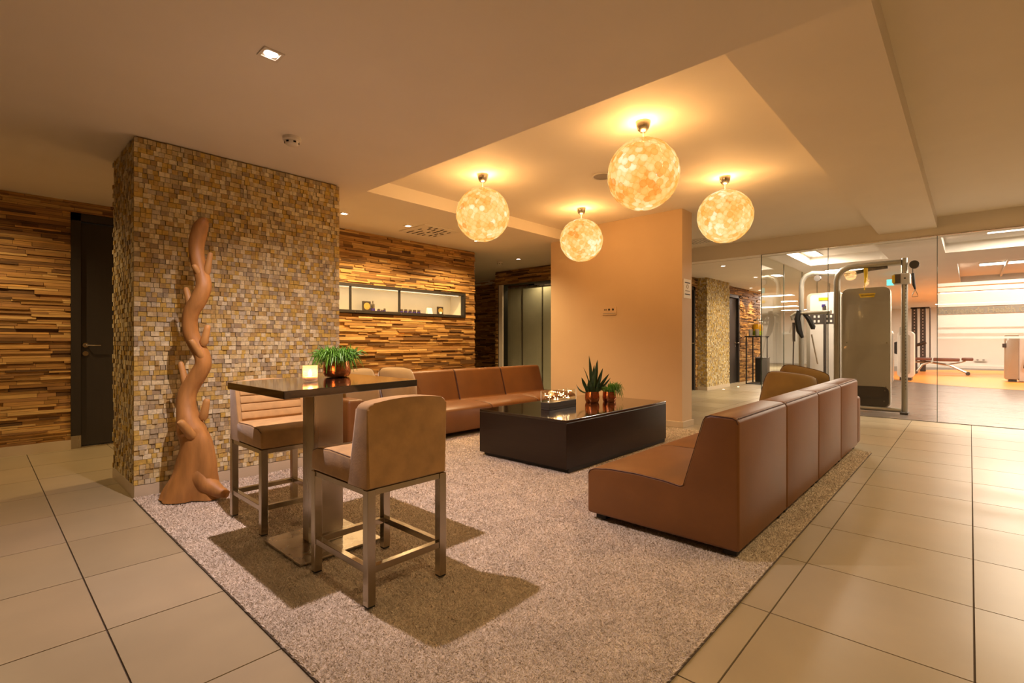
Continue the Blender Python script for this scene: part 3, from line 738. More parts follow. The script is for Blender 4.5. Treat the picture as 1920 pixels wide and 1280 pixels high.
# corridor table with juice dispenser
st = thing('corridor_stand', 'tall black metal frame stand in front of the spotlit wood wall', 'stand', (12.55, 3.72, 0))
for (a, b) in ((-.20, .16), (.28, .16), (-.20, -.16), (.28, -.16)): MB().box(a-.012, a+.012, b-.012, b+.012, 0, 1.10).build('leg', M['black'], st)
MB().box(-.23, .31, -.19, .19, 1.10, 1.13).build('table_top', M['black'], st)
MB().box(-.212, .292, -.172, .172, .0, .02).build('base_frame', M['black'], st)
jd = thing('juice_dispenser', 'glass drink dispenser with orange and lime slices on the stand', 'dispenser', (12.64, 3.72, 1.13))
MB().lathe([(.10, 0), (.12, .02), (.13, .2), (.12, .34), (.09, .36)], 20).build('glass_body', M['glass'], jd, True)
MB().lathe([(.09, .01), (.11, .03), (.11, .12)], 18).build('lime_slices', M['lime'], jd, True)
MB().lathe([(.11, .12), (.12, .2), (.11, .28)], 18).build('orange_slices', M['juice'], jd, True)
MB().lathe([(.10, .36), (.10, .39), (.02, .40), (.02, .43)], 18).build('lid', M['chrome'], jd, True)
for k, (a, b, lb) in enumerate(((12.40, 3.80, 'clear drinking glass left of the juice dispenser, nearer the wall'), (12.42, 3.66, 'clear drinking glass left of the juice dispenser, nearer the lobby'))):
    g = tag(MB().lathe([(.04, 0), (.045, .16), (.041, .16), (.036, .01)], 14).build('drinking_glass', M['film_grey'], None, True, (a, b, 1.13)), lb, 'glass', 'glasses on the corridor stand')
bi = thing('waste_bin', 'tall black bin beside the corridor stand', 'bin', (13.3, 3.80, 0))
MB().box(-.14, .14, -.13, .13, 0, .58, .01).build('bin_body', M['black'], bi)
MB().box(-.145, .145, -.135, .135, .58, .61, .004).build('rim', M['gym_dark'], bi)
for k, (a, b, lb) in enumerate(((10.6, 3.78, 'small recessed floor light at the foot of the far pillar, left one'), (11.4, 3.75, 'small recessed floor light at the foot of the far pillar, right one'))):
    t = thing('floor_uplight', lb, 'floor light', (a, b, 0), 0, 'floor uplights')
    MB().lathe([(.030, 0), (.042, 0), (.042, .004), (.030, .004)], 16, cap=False).build('ring', M['steel'], t)
    MB().lathe([(.029, .0), (.029, .002)], 16).build('lens', M['lamp_warm'], t)

# ================================================================== CEILING FIXTURES
square_downlight(.915, 2.341, H0, 'bright square spotlight in the low ceiling above the bar table', P_SPOT, COOL, 124, 0, .012, 1.0, aim=(R(8), R(-18), 0))
square_downlight(3.567, 5.013, H1, 'square spotlight beside the ceiling vent near the wood wall', P_WASH, AMB, 140)
for (x, y, nm) in ((4.75, 5.05, 'behind the left globe lamp'), (2.75, 5.05, 'behind the mosaic pillar')):
    square_downlight(x, y, H1, 'square spotlight over the left sofa back, '+nm, P_WASH, AMB, 140)
for (x, y, nm, f) in ((-1.6, 2.34, 'left of the camera, added as unseen fill', .15), (-1.6, -.6, 'behind the camera, added as unseen fill', .25), (.95, -.6, 'just right of the camera, added as unseen fill', .85), (.95, -3.4, 'far right of the camera, added as unseen fill', 1.0), (-.1, 5.3, 'in front of the dark door', .9)):
    square_downlight(x, y, H0, 'square spotlight in the low ceiling '+nm, P_DOWN*f, AMB, 150, 0, .03, .8)  # out-of-view spots added for ambient light; only the door one is inferred
for (x, y, nm) in ((3.4, -.75, 'nearest'), (5.6, -.75, 'middle'), (7.4, -.75, 'farthest'), (3.4, -3.2, 'outer near'), (6.4, -3.2, 'outer far')):
    round_downlight(x, y, H2, 'round fill downlight added out of view over the right walkway, %s one' % nm, P_DOWN, AMB, 140)  # walkway lamps outside the frame, added to lift floor and ceiling
round_downlight(6.266, 5.64, H1, 'round downlight above the passage to the sliding panels', 70, AMB, 130)
round_downlight(7.66, 6.4, H1, 'round downlight added behind the wood header to brighten the sliding panels', 20, AMB, 150)  # extra lamp hidden by the header, added for light on the panels
round_downlight(8.781, 3.138, H0, 'round downlight in the corridor ceiling', 40, AMB, 140)
round_downlight(12.85, 3.93, H0, 'round downlight grazing the corridor wood wall, left one', 90, AMB, 80, .02, .5)
round_downlight(13.55, 3.93, H0, 'round downlight grazing the corridor wood wall, right one', 90, AMB, 80, .02, .5)
round_downlight(10.75, 3.2, H0, 'round downlight in front of the far mosaic pillar', 40, AMB, 140)

def detector(x, y, z, label):
    t = thing('smoke_detector', label, 'smoke detector', (x, y, z), 0, 'smoke detectors')
    MB().lathe([(.055, 0), (.055, -.018), (.048, -.026)], 28).build('base', M['white_plastic'], t, True)
    MB().lathe([(.044, -.026), (.040, -.042), (.030, -.050), (.012, -.053)], 28).build('sensor_cap', M['white_plastic'], t, True)
    for k in range(6):
        a = k*math.pi/3
        MB().box(-.008, .008, -.002, .002, -.040, -.030, mtx=Matrix.Rotation(a, 4, 'Z') @ Matrix.Translation((0, .0425, 0))).build('vent_slot', M['dark_hole'], t)
detector(1.382, 3.204, H0, 'white smoke detector on the low ceiling in front of the pillar')
detector(6.301, 6.103, H1, 'white smoke detector near the wood header')
spk = thing('ceiling_speaker', 'round ceiling speaker grille between the globe lamps', 'speaker', (3.967, 2.514, H2))
MB().lathe([(.085, 0), (.10, 0), (.10, -.008), (.085, -.006)], 32, cap=False).build('rim', M['white_plastic'], spk)
MB().lathe([(.086, -.004), (.086, .0)], 32).build('grille', M['ink_grey'], spk)

vt = thing('ceiling_vent', 'square ceiling vent with slotted pattern above the left sofa', 'vent', (3.93, 5.06, H1))
MB().box(-.28, .28, -.27, .27, -.010, 0, .003).build('plate', M['white_plastic'], vt)
slots = [(-.18, .2), (-.18, .12), (-.1, .2), (-.1, .12), (-.1, .04), (-.02, .2), (-.02, .12), (.06, .2), (.06, -.02), (.14, .04), (.14, -.06), (.06, -.1), (-.02, -.1), (-.1, -.12), (-.18, -.04), (.0, .02), (.2, -.14), (.12, -.16), (.04, -.2), (-.06, -.2), (-.14, -.2), (.2, .0), (.2, .14), (.14, .16)]
for k, (a, b) in enumerate(slots):
    MB().box(a-.009, a+.009, b-.034, b+.034, -.013, -.0095).build('slot', M['dark_hole'], vt)
v2 = thing('ceiling_vent', 'flat square ceiling vent in the tray by the bulkhead', 'vent', (7.541, 3.063, H2))
MB().box(-.18, .18, -.18, .18, -.008, 0, .003).build('plate', M['white_plastic'], v2)
for k in range(6): MB().box(-.14, .14, -.13+k*.05, -.12+k*.05, -.010, -.0075).build('slot', M['ink_grey'], v2)

# ---- globe pendants of capiz shell discs
GR = .243
TINTS = ((.90, .31, .045), (.96, .41, .075), (1.0, .48, .11), (1.0, .55, .155), (1.0, .62, .21), (1.0, .71, .29), (1.05, .86, .48))
def disc_variants():
    out = []
    for c in TINTS:
        b = MB(); n = 10
        vs = [b.bm.verts.new((.027*math.cos(2*math.pi*k/n), .027*math.sin(2*math.pi*k/n), 0)) for k in range(n)]
        vi = [b.bm.verts.new((.021*math.cos(2*math.pi*k/n), .021*math.sin(2*math.pi*k/n), .0012)) for k in range(n)]
        ct_ = b.bm.verts.new((0, 0, .0022))
        for k in range(n):
            b.bm.faces.new((vs[k], vs[(k+1) % n], vi[(k+1) % n], vi[k])); b.bm.faces.new((vi[k], vi[(k+1) % n], ct_))
        me = b.mesh('capiz_disc', M['capiz'])
        at = me.attributes.new('Col', 'FLOAT_COLOR', 'POINT')
        rad = [math.hypot(v.co.x, v.co.y)/K for v in me.vertices]
        at.data.foreach_set('color', [w for r_ in rad for w in ((c[0]*.98, c[1]*.78, c[2]*.6, 1) if r_ > .024 else (c[0], c[1], c[2], 1) if r_ > .01 else (c[0], min(1, c[1]*1.12), c[2]*1.25, 1))])
        out.append(me)
    return out
DISCS = disc_variants()
def pendant(x, y, label, singles, seed):
    rr = random.Random(seed)
    t = thing('globe_pendant', label, 'pendant lamp', (x, y, 2.17), 0, 'capiz globe pendants')
    zt = H2-2.17
    MB().lathe([(.004, zt-.075), (.022, zt-.072), (.038, zt-.055), (.046, zt-.03), (.05, zt-.008), (.05, zt)], 28).build('canopy', M['steel'], t, True)
    MB().cyl((0, 0, GR-.01), (0, 0, zt-.07), .0035, n=8).build('cord', M['white_plastic'], t)
    # wire globe carrying the discs
    sh = MB()
    for k in range(6):
        a = math.pi*k/6
        sh.tube([(GR*.97*math.cos(q)*math.cos(a), GR*.97*math.cos(q)*math.sin(a), GR*.97*math.sin(q)) for q in [math.pi*2*j/28 for j in range(29)]], .0010, 4, False)
    shade = sh.build('shade', M['piping'], t)
    n = 560; ga = math.pi*(3-math.sqrt(5)); rec = []
    for i in range(n):
        z = 1-2*(i+.5)/n; r = math.sqrt(1-z*z); a = i*ga
        d = Vector((r*math.cos(a), r*math.sin(a), z))
        d = (d+Vector((rr.uniform(-.03, .03), rr.uniform(-.03, .03), rr.uniform(-.03, .03)))).normalized()
        if d.z > .985: continue
        tocam = Vector((-x, -y, 1-2.17)).normalized()
        bright = 3.1+1.3*(math.sin(4*d.x+seed)+math.sin(5*d.y+2*seed)+math.sin(4*d.z+seed))/2+rr.uniform(-2.3, 2.3)
        rec.append((-d.dot(tocam), d, max(0, min(6, int(round(bright)))), rr.uniform(.985, 1.012)))
    rec.sort(key=lambda q: q[0])
    k0 = 300 if singles else 0
    for _, d, ci, s in rec[:k0]:
        o = place(DISCS[ci], 'capiz_disc', shade, d*GR*s); o.rotation_euler = d.to_track_quat('Z', 'Y').to_euler()
    vs, fs, cs = [], [], []
    for _, d, ci, s in rec[k0:]:
        q = d.to_track_quat('Z', 'Y').to_matrix(); o0 = len(vs); me = DISCS[ci]
        for v in me.vertices: vs.append(tuple(q @ v.co + d*GR*s*K))
        for p in me.polygons: fs.append([o0+i for i in p.vertices])
        for d_ in me.attributes['Col'].data: cs += list(d_.color)
    me = bpy.data.meshes.new('capiz_discs'); me.from_pydata(vs, [], fs)
    at = me.attributes.new('Col', 'FLOAT_COLOR', 'POINT'); at.data.foreach_set('color', cs)
    me.materials.append(M['capiz']); me.update()
    o = place(me, 'capiz_discs', shade); tag(o, kind='stuff')
    add_light('pendant_light', 'POINT', (0, 0, .10), P_PEND, WARM, t, .10)
pendant(3.18, 1.685, 'largest looking shell globe lamp, nearest of the four', True, 1)
pendant(3.18, 3.305, 'leftmost shell globe lamp of the four', False, 2)
pendant(4.76, 3.305, 'smallest looking shell globe lamp, in front of the peach wall', False, 3)
pendant(4.76, 1.685, 'rightmost shell globe lamp of the four', False, 4)

# ================================================================== RUG
rug = thing('rug', 'large beige shag rug under the seating group', 'rug', ((RUG[0]+RUG[1])/2, (RUG[2]+RUG[3])/2, 0))
rx, ry = (RUG[1]-RUG[0])/2, (RUG[3]-RUG[2])/2
MB().box(-rx, rx, -ry, ry, .001, .010).build('backing', M['rug'], rug)
MB().box(-rx-.004, rx+.004, -ry-.004, ry+.004, .0005, .006).build('bound_edge', M['rug_edge'], rug)
def pile():
    n = 600000
    P = np.empty((0, 2))
    while len(P) < n:
        q = np.column_stack((rng.uniform(-rx, rx, n), rng.uniform(-ry, ry, n)))
        wx = q[:, 0]+(RUG[0]+RUG[1])/2; wy = q[:, 1]+(RUG[2]+RUG[3])/2
        d = np.maximum(ca*wx+sa*wy, 1.2)
        keep = rng.uniform(0, 1, n) < np.clip((1.7/d)**1.3, 0, 1)
        P = np.vstack((P, q[keep]))
    P = P[:n]
    wx = P[:, 0]+(RUG[0]+RUG[1])/2; wy = P[:, 1]+(RUG[2]+RUG[3])/2
    d = np.maximum(ca*wx+sa*wy, 1.2)
    h = rng.uniform(.004, .011, n); w = rng.uniform(.0012, .0023, n)*np.clip(d/1.8, 1, 2.2)
    a = rng.uniform(0, 2*np.pi, n); le = rng.uniform(.006, .018, n); la = rng.uniform(0, 2*np.pi, n)
    v = np.empty((n, 3, 3))
    v[:, 0, 0] = P[:, 0]-np.cos(a)*w; v[:, 0, 1] = P[:, 1]-np.sin(a)*w; v[:, 0, 2] = .009
    v[:, 1, 0] = P[:, 0]+np.cos(a)*w; v[:, 1, 1] = P[:, 1]+np.sin(a)*w; v[:, 1, 2] = .009
    v[:, 2, 0] = P[:, 0]+np.cos(la)*le; v[:, 2, 1] = P[:, 1]+np.sin(la)*le; v[:, 2, 2] = .009+h
    me = bpy.data.meshes.new('pile'); nv = n*3
    me.vertices.add(nv); me.vertices.foreach_set('co', (v*K).reshape(-1).astype(np.float32))
    me.loops.add(nv); me.loops.foreach_set('vertex_index', np.arange(nv, dtype=np.int32))
    me.polygons.add(n); me.polygons.foreach_set('loop_start', np.arange(0, nv, 3, dtype=np.int32))
    me.update(calc_edges=True)
    pal = np.array([srgb(*c)[:3] for c in ((216,202,184), (200,186,168), (228,214,198), (184,168,150), (208,194,176))])
    c = np.ones((n, 4)); c[:, :3] = pal[rng.integers(0, len(pal), n)]
    at = me.attributes.new('Col', 'FLOAT_COLOR', 'FACE'); at.data.foreach_set('color', c.reshape(-1).astype(np.float32))
    me.materials.append(M['rug_pile'])
    return me
pl = place(pile(), 'pile', rug); tag(pl, kind='stuff')
ZR = .0205

# ================================================================== SOFAS
W = .80; D = .81
def sofa_module():
    t = thing('sofa_module', '', 'sofa', (0, 0, ZR))
    y0 = -D/2
    pr = [(0, .03), (0, .250), (.012, .270), (.05, .284), (.14, .296), (.30, .300), (.45, .293), (.535, .282), (.552, .290), (.648, .612), (.660, .632), (.682, .640), (.785, .637), (.803, .628), (.81, .610), (.81, .03)]
    prof = [(y0+a, b) for a, b in pr]
    w = W/2-.004
    MB().prism(prof, -w, w, 'x', .014, 3).build('upholstery', M['leather'], t, True)
    for sx in (-1, 1):
        x = sx*(w-.001)
        pts = [(x, y0+a+(.006 if i < 3 else -.004 if i > 11 else 0), b-.004) for i, (a, b) in enumerate(pr) if 1 <= i <= 14]
        MB().tube(pts, .0022, 6).build('piping', M['piping'], t)
    MB().tube([(sx, y0+D-.006, .632) for sx in (-w+.01, w-.01)], .0022, 6).build('piping', M['piping'], t)
    MB().tube([(sx, y0+.012, .262) for sx in (-w+.01, w-.01)], .0020, 6).build('piping', M['piping'], t)
    for a in (-w+.06, w-.06):
        for b in (y0+.07, y0+D-.05): MB().box(a-.03, a+.03, b-.03, b+.03, 0, .032, .004).build('foot', M['rubber'], t)
    return t
def sofa_arm(t):
    x = -W/2-.082
    a = MB().box(x-.078, x+.078, -D/2, D/2, .03, .468, .025, 3).build('armrest', M['leather'], t, True)
    for b in (-D/2+.07, D/2-.07): MB().box(x-.05, x+.05, b-.03, b+.03, 0, .032, .004).build('foot', M['rubber'], a)
m0 = sofa_module()
order = ('nearest', 'second', 'third', 'farthest')
YR = .76+D/2; YL = 3.94+D/2
for k in range(4):
    o = m0 if k == 0 else copy_tree(m0)
    o.location = Vector((2.315+W*(k+.5), YR, ZR))*K; o.rotation_euler = (0, 0, math.pi)
    tag(o, 'brown leather sofa module with its back to the walkway, %s to the camera' % order[k], 'sofa', 'right sofa row modules')
    if k == 3: far_r = o
for k in range(4):
    o = copy_tree(m0)
    o.location = Vector((5.545-W*(k+.5), YL, ZR))*K; o.rotation_euler = (0, 0, 0)
    tag(o, 'brown leather sofa module facing the coffee table, %s from the peach wall' % ('first', 'second', 'third', 'fourth')[k], 'sofa', 'left sofa row modules')
    if k == 3: far_l = o
sofa_arm(far_r); sofa_arm(far_l)

def cushion(x, y, z, s, th, rot, mat, label, seed, grp):
    rr = random.Random(seed); n = 14; b = MB()
    def P(i, j, side):
        u, v = 2*i/n-1, 2*j/n-1
        e = max(0, (1-u*u)*(1-v*v))**.42
        pin = 1-.10*(u*u*v*v)**0-.0
        px = u*(1-.07*(1-v*v)*0-.06*(abs(v) < 2)*(1-abs(u))*0); pz = v
        # edges drawn in between the corners
        px = u*(1-.02*(1-v*v)*abs(u)); pz = v*(1-.02*(1-u*u)*abs(v))
        cr = 1-.13*abs(u*v)**3; px *= cr; pz *= cr
        w = .04*math.sin(3.1*u+seed)*math.sin(2.6*v+seed*2)
        return (px*s/2, side*(e*th/2)*(1+w*2), pz*s/2)
    gr = {}
    for side in (-1, 1):
        for i in range(n+1):
            for j in range(n+1):
                edge = i in (0, n) or j in (0, n)
                key = (i, j, 0 if edge else side)
                if key not in gr: gr[key] = b.bm.verts.new(P(i, j, side))
    for side in (-1, 1):
        for i in range(n):
            for j in range(n):
                q = [gr[(a, c, 0 if (a in (0, n) or c in (0, n)) else side)] for a, c in ((i, j), (i+1, j), (i+1, j+1), (i, j+1))]
                b.bm.faces.new(q if side < 0 else q[::-1])
    t = thing('cushion', label, 'cushion', (x, y, z), 0, grp); t.rotation_euler = rot
    o = b.build('cover', M[mat], t, True)
    ring = [gr_ for gr_ in [P(i, 0, 1) for i in range(n+1)]+[P(n, j, 1) for j in range(1, n+1)]+[P(i, n, 1) for i in range(n-1, -1, -1)]+[P(0, j, 1) for j in range(n-1, -1, -1)]]
    MB().tube(ring, .004, 6, False).build('seam', M['suede_seam'], t)
    return t
# right sofa: two cushions against the armrest
cushion(5.105, 1.24, .515, .45, .20, (R(30), R(-6), R(90+4)), 'cushion', 'mustard cushion in front, leaning in the far corner of the right sofa', 3, 'cushions on the right sofa')
cushion(5.375, 1.20, .535, .45, .20, (R(9), R(-12), R(90-4)), 'cushion', 'mustard cushion behind the other one, against the right sofa armrest', 5, 'cushions on the right sofa')
cushion(2.93, 4.29, .53, .44, .24, (R(-18), R(3), R(6)), 'cushion_sand', 'sand cushion on the left sofa, right of the plant pot', 8, 'cushions on the left sofa')
cushion(2.47, 4.29, .53, .44, .24, (R(-18), R(-4), R(-5)), 'cushion_sand', 'sand cushion on the left sofa, behind the plant pot', 11, 'cushions on the left sofa')

# ================================================================== COFFEE TABLE
X0, X1, Y0, Y1 = 2.974, 4.615, 2.198, 3.13
cf = thing('coffee_table', 'large low block coffee table in dark polished wood', 'coffee table', ((X0+X1)/2, (Y0+Y1)/2, ZR))
cw, cd = (X1-X0)/2, (Y1-Y0)/2
MB().box(-cw+.03, cw-.03, -cd+.0, cd-.03, 0, .03).build('plinth', M['black'], cf)
MB().box(-cw, cw, -cd, cd, .028, .372, .003).build('body', M['dark_wood'], cf)
MB().box(-cw, cw, -cd, cd, .3725, .393, .003).build('table_top', M['dark_gloss'], cf)
ZT = ZR+.393

lb = thing('light_box', 'long glass box of tiny lights on the coffee table', 'table lamp', (3.505, 2.672, ZT), 0)
bw, bdp = .195, .047
MB().box(-bw, bw, -bdp, bdp, 0, .064, .003).build('base', M['gym_dark'], lb)
MB().box(-bw-.001, bw+.001, -bdp-.001, bdp+.001, .020, .023).build('base_groove', M['black'], lb)
for (a, b_, c, d) in ((-bw, bw, -bdp, -bdp+.004), (-bw, bw, bdp-.004, bdp), (-bw, -bw+.004, -bdp+.004, bdp-.004), (bw-.004, bw, -bdp+.004, bdp-.004)):
    MB().box(a, b_, c, d, .064, .158).build('glass_side', M['glass'], lb)
for a in (-bw+.001, bw-.001):
    for b_ in (-bdp+.001, bdp-.001): MB().box(a-.0022, a+.0022, b_-.0022, b_+.0022, .064, .158).build('glass_corner', M['film'], lb)
rr = random.Random(4); bulbme = MB().ico((0, 0, 0), .0048, 1).mesh('bulb', M['bulb'], True)
pp = []
for k in range(46):
    p = (-bw+.014+(2*bw-.028)*((k*.6180339) % 1), rr.choice((-1, 1))*rr.uniform(.018, bdp-.010), .072+.078*((k*.7548777) % 1))
    pp.append(p); place(bulbme, 'bulb', lb, p)
MB().tube([q for q in sorted(pp)], .0012, 4, False).build('wire', M['copper'], lb)
add_light('light_box_glow', 'POINT', (0, 0, .12), 1.2, WARM, lb, .03)

def pot(t, r, h):
    MB().lathe([(.74*r, 0), (.88*r, .03*h), (.98*r, .22*h), (r, .42*h), (.97*r, .70*h), (.92*r, h), (.87*r, h), (.90*r, .72*h), (.9*r, .5*h)], 32, cap=False).build('pot', M['copper'], t, True)
    MB().lathe([(.02*r, .86*h), (.88*r, .84*h)], 24).build('soil', M['soil'], t)

sp = thing('snake_plant', 'tall pointed snake plant in a copper pot on the coffee table', 'potted plant', (4.05, 2.686, ZT))
pot(sp, .069, .105)
def blade(base, tip, w, bend, mat, parent, nseg=8, name='leaf'):
    b = MB(); base, tip = Vector(base), Vector(tip); ax = (tip-base)
    side = ax.cross(Vector((random.uniform(-1, 1), random.uniform(-1, 1), .2))).normalized(); nrm = ax.cross(side).normalized()
    L_, R_, Cc = [], [], []
    for i in range(nseg+1):
        s = i/nseg; ww = w*(math.sin(math.pi*min(.5, .22+s*.5)) if s < .55 else 1)*(1-max(0, (s-.5)/.5)**1.7)+.0006
        p = base+ax*s+nrm*bend*math.sin(math.pi*s)
        L_.append(b.bm.verts.new(p-side*ww+nrm*ww*.35)); R_.append(b.bm.verts.new(p+side*ww+nrm*ww*.35)); Cc.append(b.bm.verts.new(p))
    for i in range(nseg):
        b.bm.faces.new((L_[i], Cc[i], Cc[i+1], L_[i+1])); b.bm.faces.new((Cc[i], R_[i], R_[i+1], Cc[i+1]))
    return b.build(name, mat, parent, True)
rv = Vector((sa, -ca, 0)); fv = Vector((ca, sa, 0))
for (ra, fa, h, dr_, w, bd_) in ((-.01, 0, .45, -.03, .017, .01), (.02, .01, .41, .055, .020, .008), (.035, -.01, .33, .10, .018, -.01), (-.03, .01, .34, -.085, .014, .015), (.045, .0, .275, .165, .015, .02),
                             (.045, .015, .235, .185, .012, -.03), (-.04, -.01, .24, -.105, .016, .02), (.0, -.02, .30, .02, .024, .0), (-.02, -.025, .22, -.04, .026, .01), (.03, -.03, .21, .06, .022, .01),
                             (-.03, .02, .17, -.15, .013, .03), (.01, .03, .36, .03, .018, .0), (.02, -.035, .17, .09, .018, .02), (-.035, -.03, .17, -.07, .020, .01)):
    b0 = rv*ra*.8+fv*fa+Vector((0, 0, .085)); t0 = rv*dr_+fv*fa*2+Vector((0, 0, h))
    blade(b0, t0, w, bd_, M['leaf_dark'], sp)

def strands(parent, n, r, h, spread, mat, seed, droop=.06, zb=.0, off=Vector((0, 0, 0)), rad=.0022):
    rr = random.Random(seed); b = MB()
    for i in range(n):
        a = rr.uniform(0, 2*math.pi); q = r*math.sqrt(rr.random())
        base = Vector((q*math.cos(a), q*math.sin(a), zb))
        out = Vector((math.cos(a+rr.uniform(-.6, .6)), math.sin(a+rr.uniform(-.6, .6)), 0))
        L_ = spread*rr.uniform(.3, 1); hh = h*rr.uniform(.45, 1)*(1-.35*(L_/spread))
        p1 = base+out*L_*.4+Vector((0, 0, hh*.75)); p2 = base+out*L_*.8+Vector((0, 0, hh)); p3 = base+out*L_*1.15+Vector((0, 0, hh-droop*rr.random()))
        b.tube([base, p1+off*.4, p2+off*.8, p3+off], [rad, rad, rad*.9, rad*.4], 4, False)
        if rr.random() < .6:
            tw = Vector((rr.uniform(-1, 1), rr.uniform(-1, 1), rr.uniform(.2, 1))).normalized()*.03
            b.tube([p1+off*.4, p1+off*.4+tw], [rad, rad*.5], 4, False); b.tube([p2+off*.8, p2+off*.8+tw*.8], [rad, rad*.5], 4, False)
    o = b.build('foliage', mat, parent); tag(o, kind='stuff'); return o
fp = thing('trailing_plant', 'small trailing green plant in a copper pot beside the snake plant', 'potted plant', (4.205, 2.59, ZT))
pot(fp, .066, .10)
strands(fp, 90, .05, .07, .05, M['leaf'], 3, .03, .09)
strands(fp, 110, .03, .12, .05, M['leaf'], 5, .12, .09, rv*.06-fv*.03)

# ================================================================== BAR TABLE
bt = thing('bar_table', 'tall square bar table with black top on a steel column', 'bar table', (1.165, 2.345, ZR))
MB().box(-.205, .205, -.205, .205, 0, .010, .002).build('base_plate', M['steel'], bt)
MB().box(-.075, .075, -.059, .059, .010, .748, .003).build('column', M['steel'], bt)
MB().box(-.14, .14, -.14, .14, .742, .752).build('mounting_plate', M['rubber'], bt)
MB().box(-.325, .325, -.325, .325, -.0165, .0165, .002).build('table_top', M['black_lacquer'], bt, loc=(-.005, -.01, .770), rot=(0, R(-1.0), 0))
ZB = ZR+.770+.0165
def ztop(x): return ZB+.003+(x-1.16)*math.tan(R(1.0))

cj = thing('candle_jar', 'lit tea light in a textured glass jar on the bar table', 'candle', (1.10, 2.345, ztop(1.10)))
b = MB()
n = 28; prof = [(.030, .001), (.033, .004)]+[(.0335+.0012*(k % 2), .008+k*.0055) for k in range(12)]+[(.034, .075), (.031, .075), (.031, .01)]
b.lathe(prof, n, cap=False); b.build('glass_jar', M['candle_glass'], cj, False)
MB().lathe([(.028, .003), (.028, .022)], 20).build('wax', M['white_plastic'], cj, True)
MB().lathe([(.0015, .022), (.007, .030), (.008, .036), (.005, .046), (.001, .056)], 12).build('flame', M['flame'], cj, True)
add_light('candle_light', 'POINT', (0, 0, .045), 1.3, (1, .50, .16), cj, .012)

gp = thing('bushy_plant', 'bright green bushy plant in a copper pot on the bar table', 'potted plant', (1.32, 2.50, ztop(1.32)))
pot(gp, .071, .085)
strands(gp, 330, .058, .10, .085, M['leaf'], 9, .08, .07, Vector((0, 0, .0)), .0023)
strands(gp, 90, .04, .07, .10, M['leaf'], 12, .09, .075, rv*-.03, .0023)

# ================================================================== BAR CHAIRS
def bar_chair():
    t = thing('bar_chair', '', 'bar chair', (0, 0, ZR)); w, d = .185, .225; L_ = .017
    for sx in (-1, 1):
        for sy in (-1, 1):
            lg = MB().box(sx*(w-L_)-L_, sx*(w-L_)+L_, sy*(d-L_)-L_, sy*(d-L_)+L_, .006, .432, .002).build('leg', M['steel_leg'], t)
            MB().box(sx*(w-L_)-L_*.9, sx*(w-L_)+L_*.9, sy*(d-L_)-L_*.9, sy*(d-L_)+L_*.9, 0, .006).build('leg_cap', M['rubber'], lg)
    e = .013
    for z0, z1, nm in ((.410, .432, 'seat_rail'), (.122, .148, 'footrest_bar')):
        for sx in (-1, 1): MB().box(sx*(w-L_)-e, sx*(w-L_)+e, -d+2*L_, d-2*L_, z0, z1, .0015).build(nm, M['steel_leg'], t)
        for sy in (-1, 1): MB().box(-w+2*L_, w-2*L_, sy*(d-L_)-e, sy*(d-L_)+e, z0, z1, .0015).build(nm, M['steel_leg'], t)
    # seat: front is +y, padded with a crowned top
    pr = [(-d+.10, .434), (d, .434), (d, .500), (d-.012, .522), (d-.05, .536), (d-.16, .545), (-d+.14, .540), (-d+.10, .54)]
    MB().prism(pr, -w, w, 'x', .012, 3).build('seat', M['suede'], t, True)
    for sx in (-1, 1): MB().tube([(sx*(w-.004), a, b+.001) for a, b in ((d-.012, .516), (d-.05, .530), (d-.16, .539), (-d+.13, .535))], .0025, 6).build('seat_piping', M['suede_seam'], t)
    # backrest: outline with rounded upper corners and crowned top, thicker at the bottom
    b = MB(); out = [(-w, .434), (w, .434)]; n = 7; r = .034
    zt = .752
    for k in range(n+1): a = R(90*k/n); out.append((w-r+r*math.cos(a), zt-r*.75+r*.75*math.sin(a)))
    for k in range(1, 8): x = (w-r)*(1-2*k/8); out.append((x, zt+.011*(1-(x/(w-r))**2)))
    for k in range(n+1): a = R(90+90*k/n); out.append((-w+r+r*math.cos(a), zt-r*.75+r*.75*math.sin(a)))
    th = lambda z: .150-(z-.434)/(.766-.434)*.075
    bk = [b.bm.verts.new((x, -d, z)) for x, z in out]; fr_ = [b.bm.verts.new((x, -d+th(z), z)) for x, z in out]
    m = len(out); b.bm.faces.new(bk); b.bm.faces.new(fr_[::-1])
    side = [b.bm.faces.new((bk[i], fr_[i], fr_[(i+1) % m], bk[(i+1) % m])) for i in range(m)]
    es = [e_ for e_ in b.bm.edges if any(len([v for v in e_.verts if v in g]) == 2 for g in (bk, fr_))]
    bmesh.ops.bevel(b.bm, geom=es, offset=.010, segments=3, profile=.5, affect='EDGES')
    br = b.build('backrest', M['suede'], t, True)
    MB().tube([(x*.975, -d+.004, z-.006) for x, z in out[2:]], .0026, 6).build('back_piping', M['suede_seam'], br)
    # horizontal channels on the inner face
    zz = [.548, .590, .634, .676, .716, .748]
    for k in range(5):
        za, zb2 = zz[k]+.0006, zz[k+1]-.0006; ya, yb = -d+th(za), -d+th(zb2)
        q = [(ya-.012, za), (ya+.0035, za), (ya+.006, za+.006), ((ya+yb)/2+.0072, (za+zb2)/2), (yb+.006, zb2-.006), (yb+.0035, zb2), (yb-.012, zb2)]
        MB().prism(q, -w+.02, w-.02, 'x', .002, 2).build('back_channel', M['suede'], br, True)
    return t
c1 = bar_chair(); c1.location = Vector((1.157, 1.84, ZR))*K
tag(c1, 'tan suede bar chair with its back to the camera', 'bar chair', 'bar chairs at the table')
c2 = copy_tree(c1); c2.location = Vector((1.160, 2.84, ZR))*K; c2.rotation_euler = (0, 0, math.pi)
tag(c2, 'suede bar chair facing the camera, between the sculpture and bar table', 'bar chair', 'bar chairs at the table')

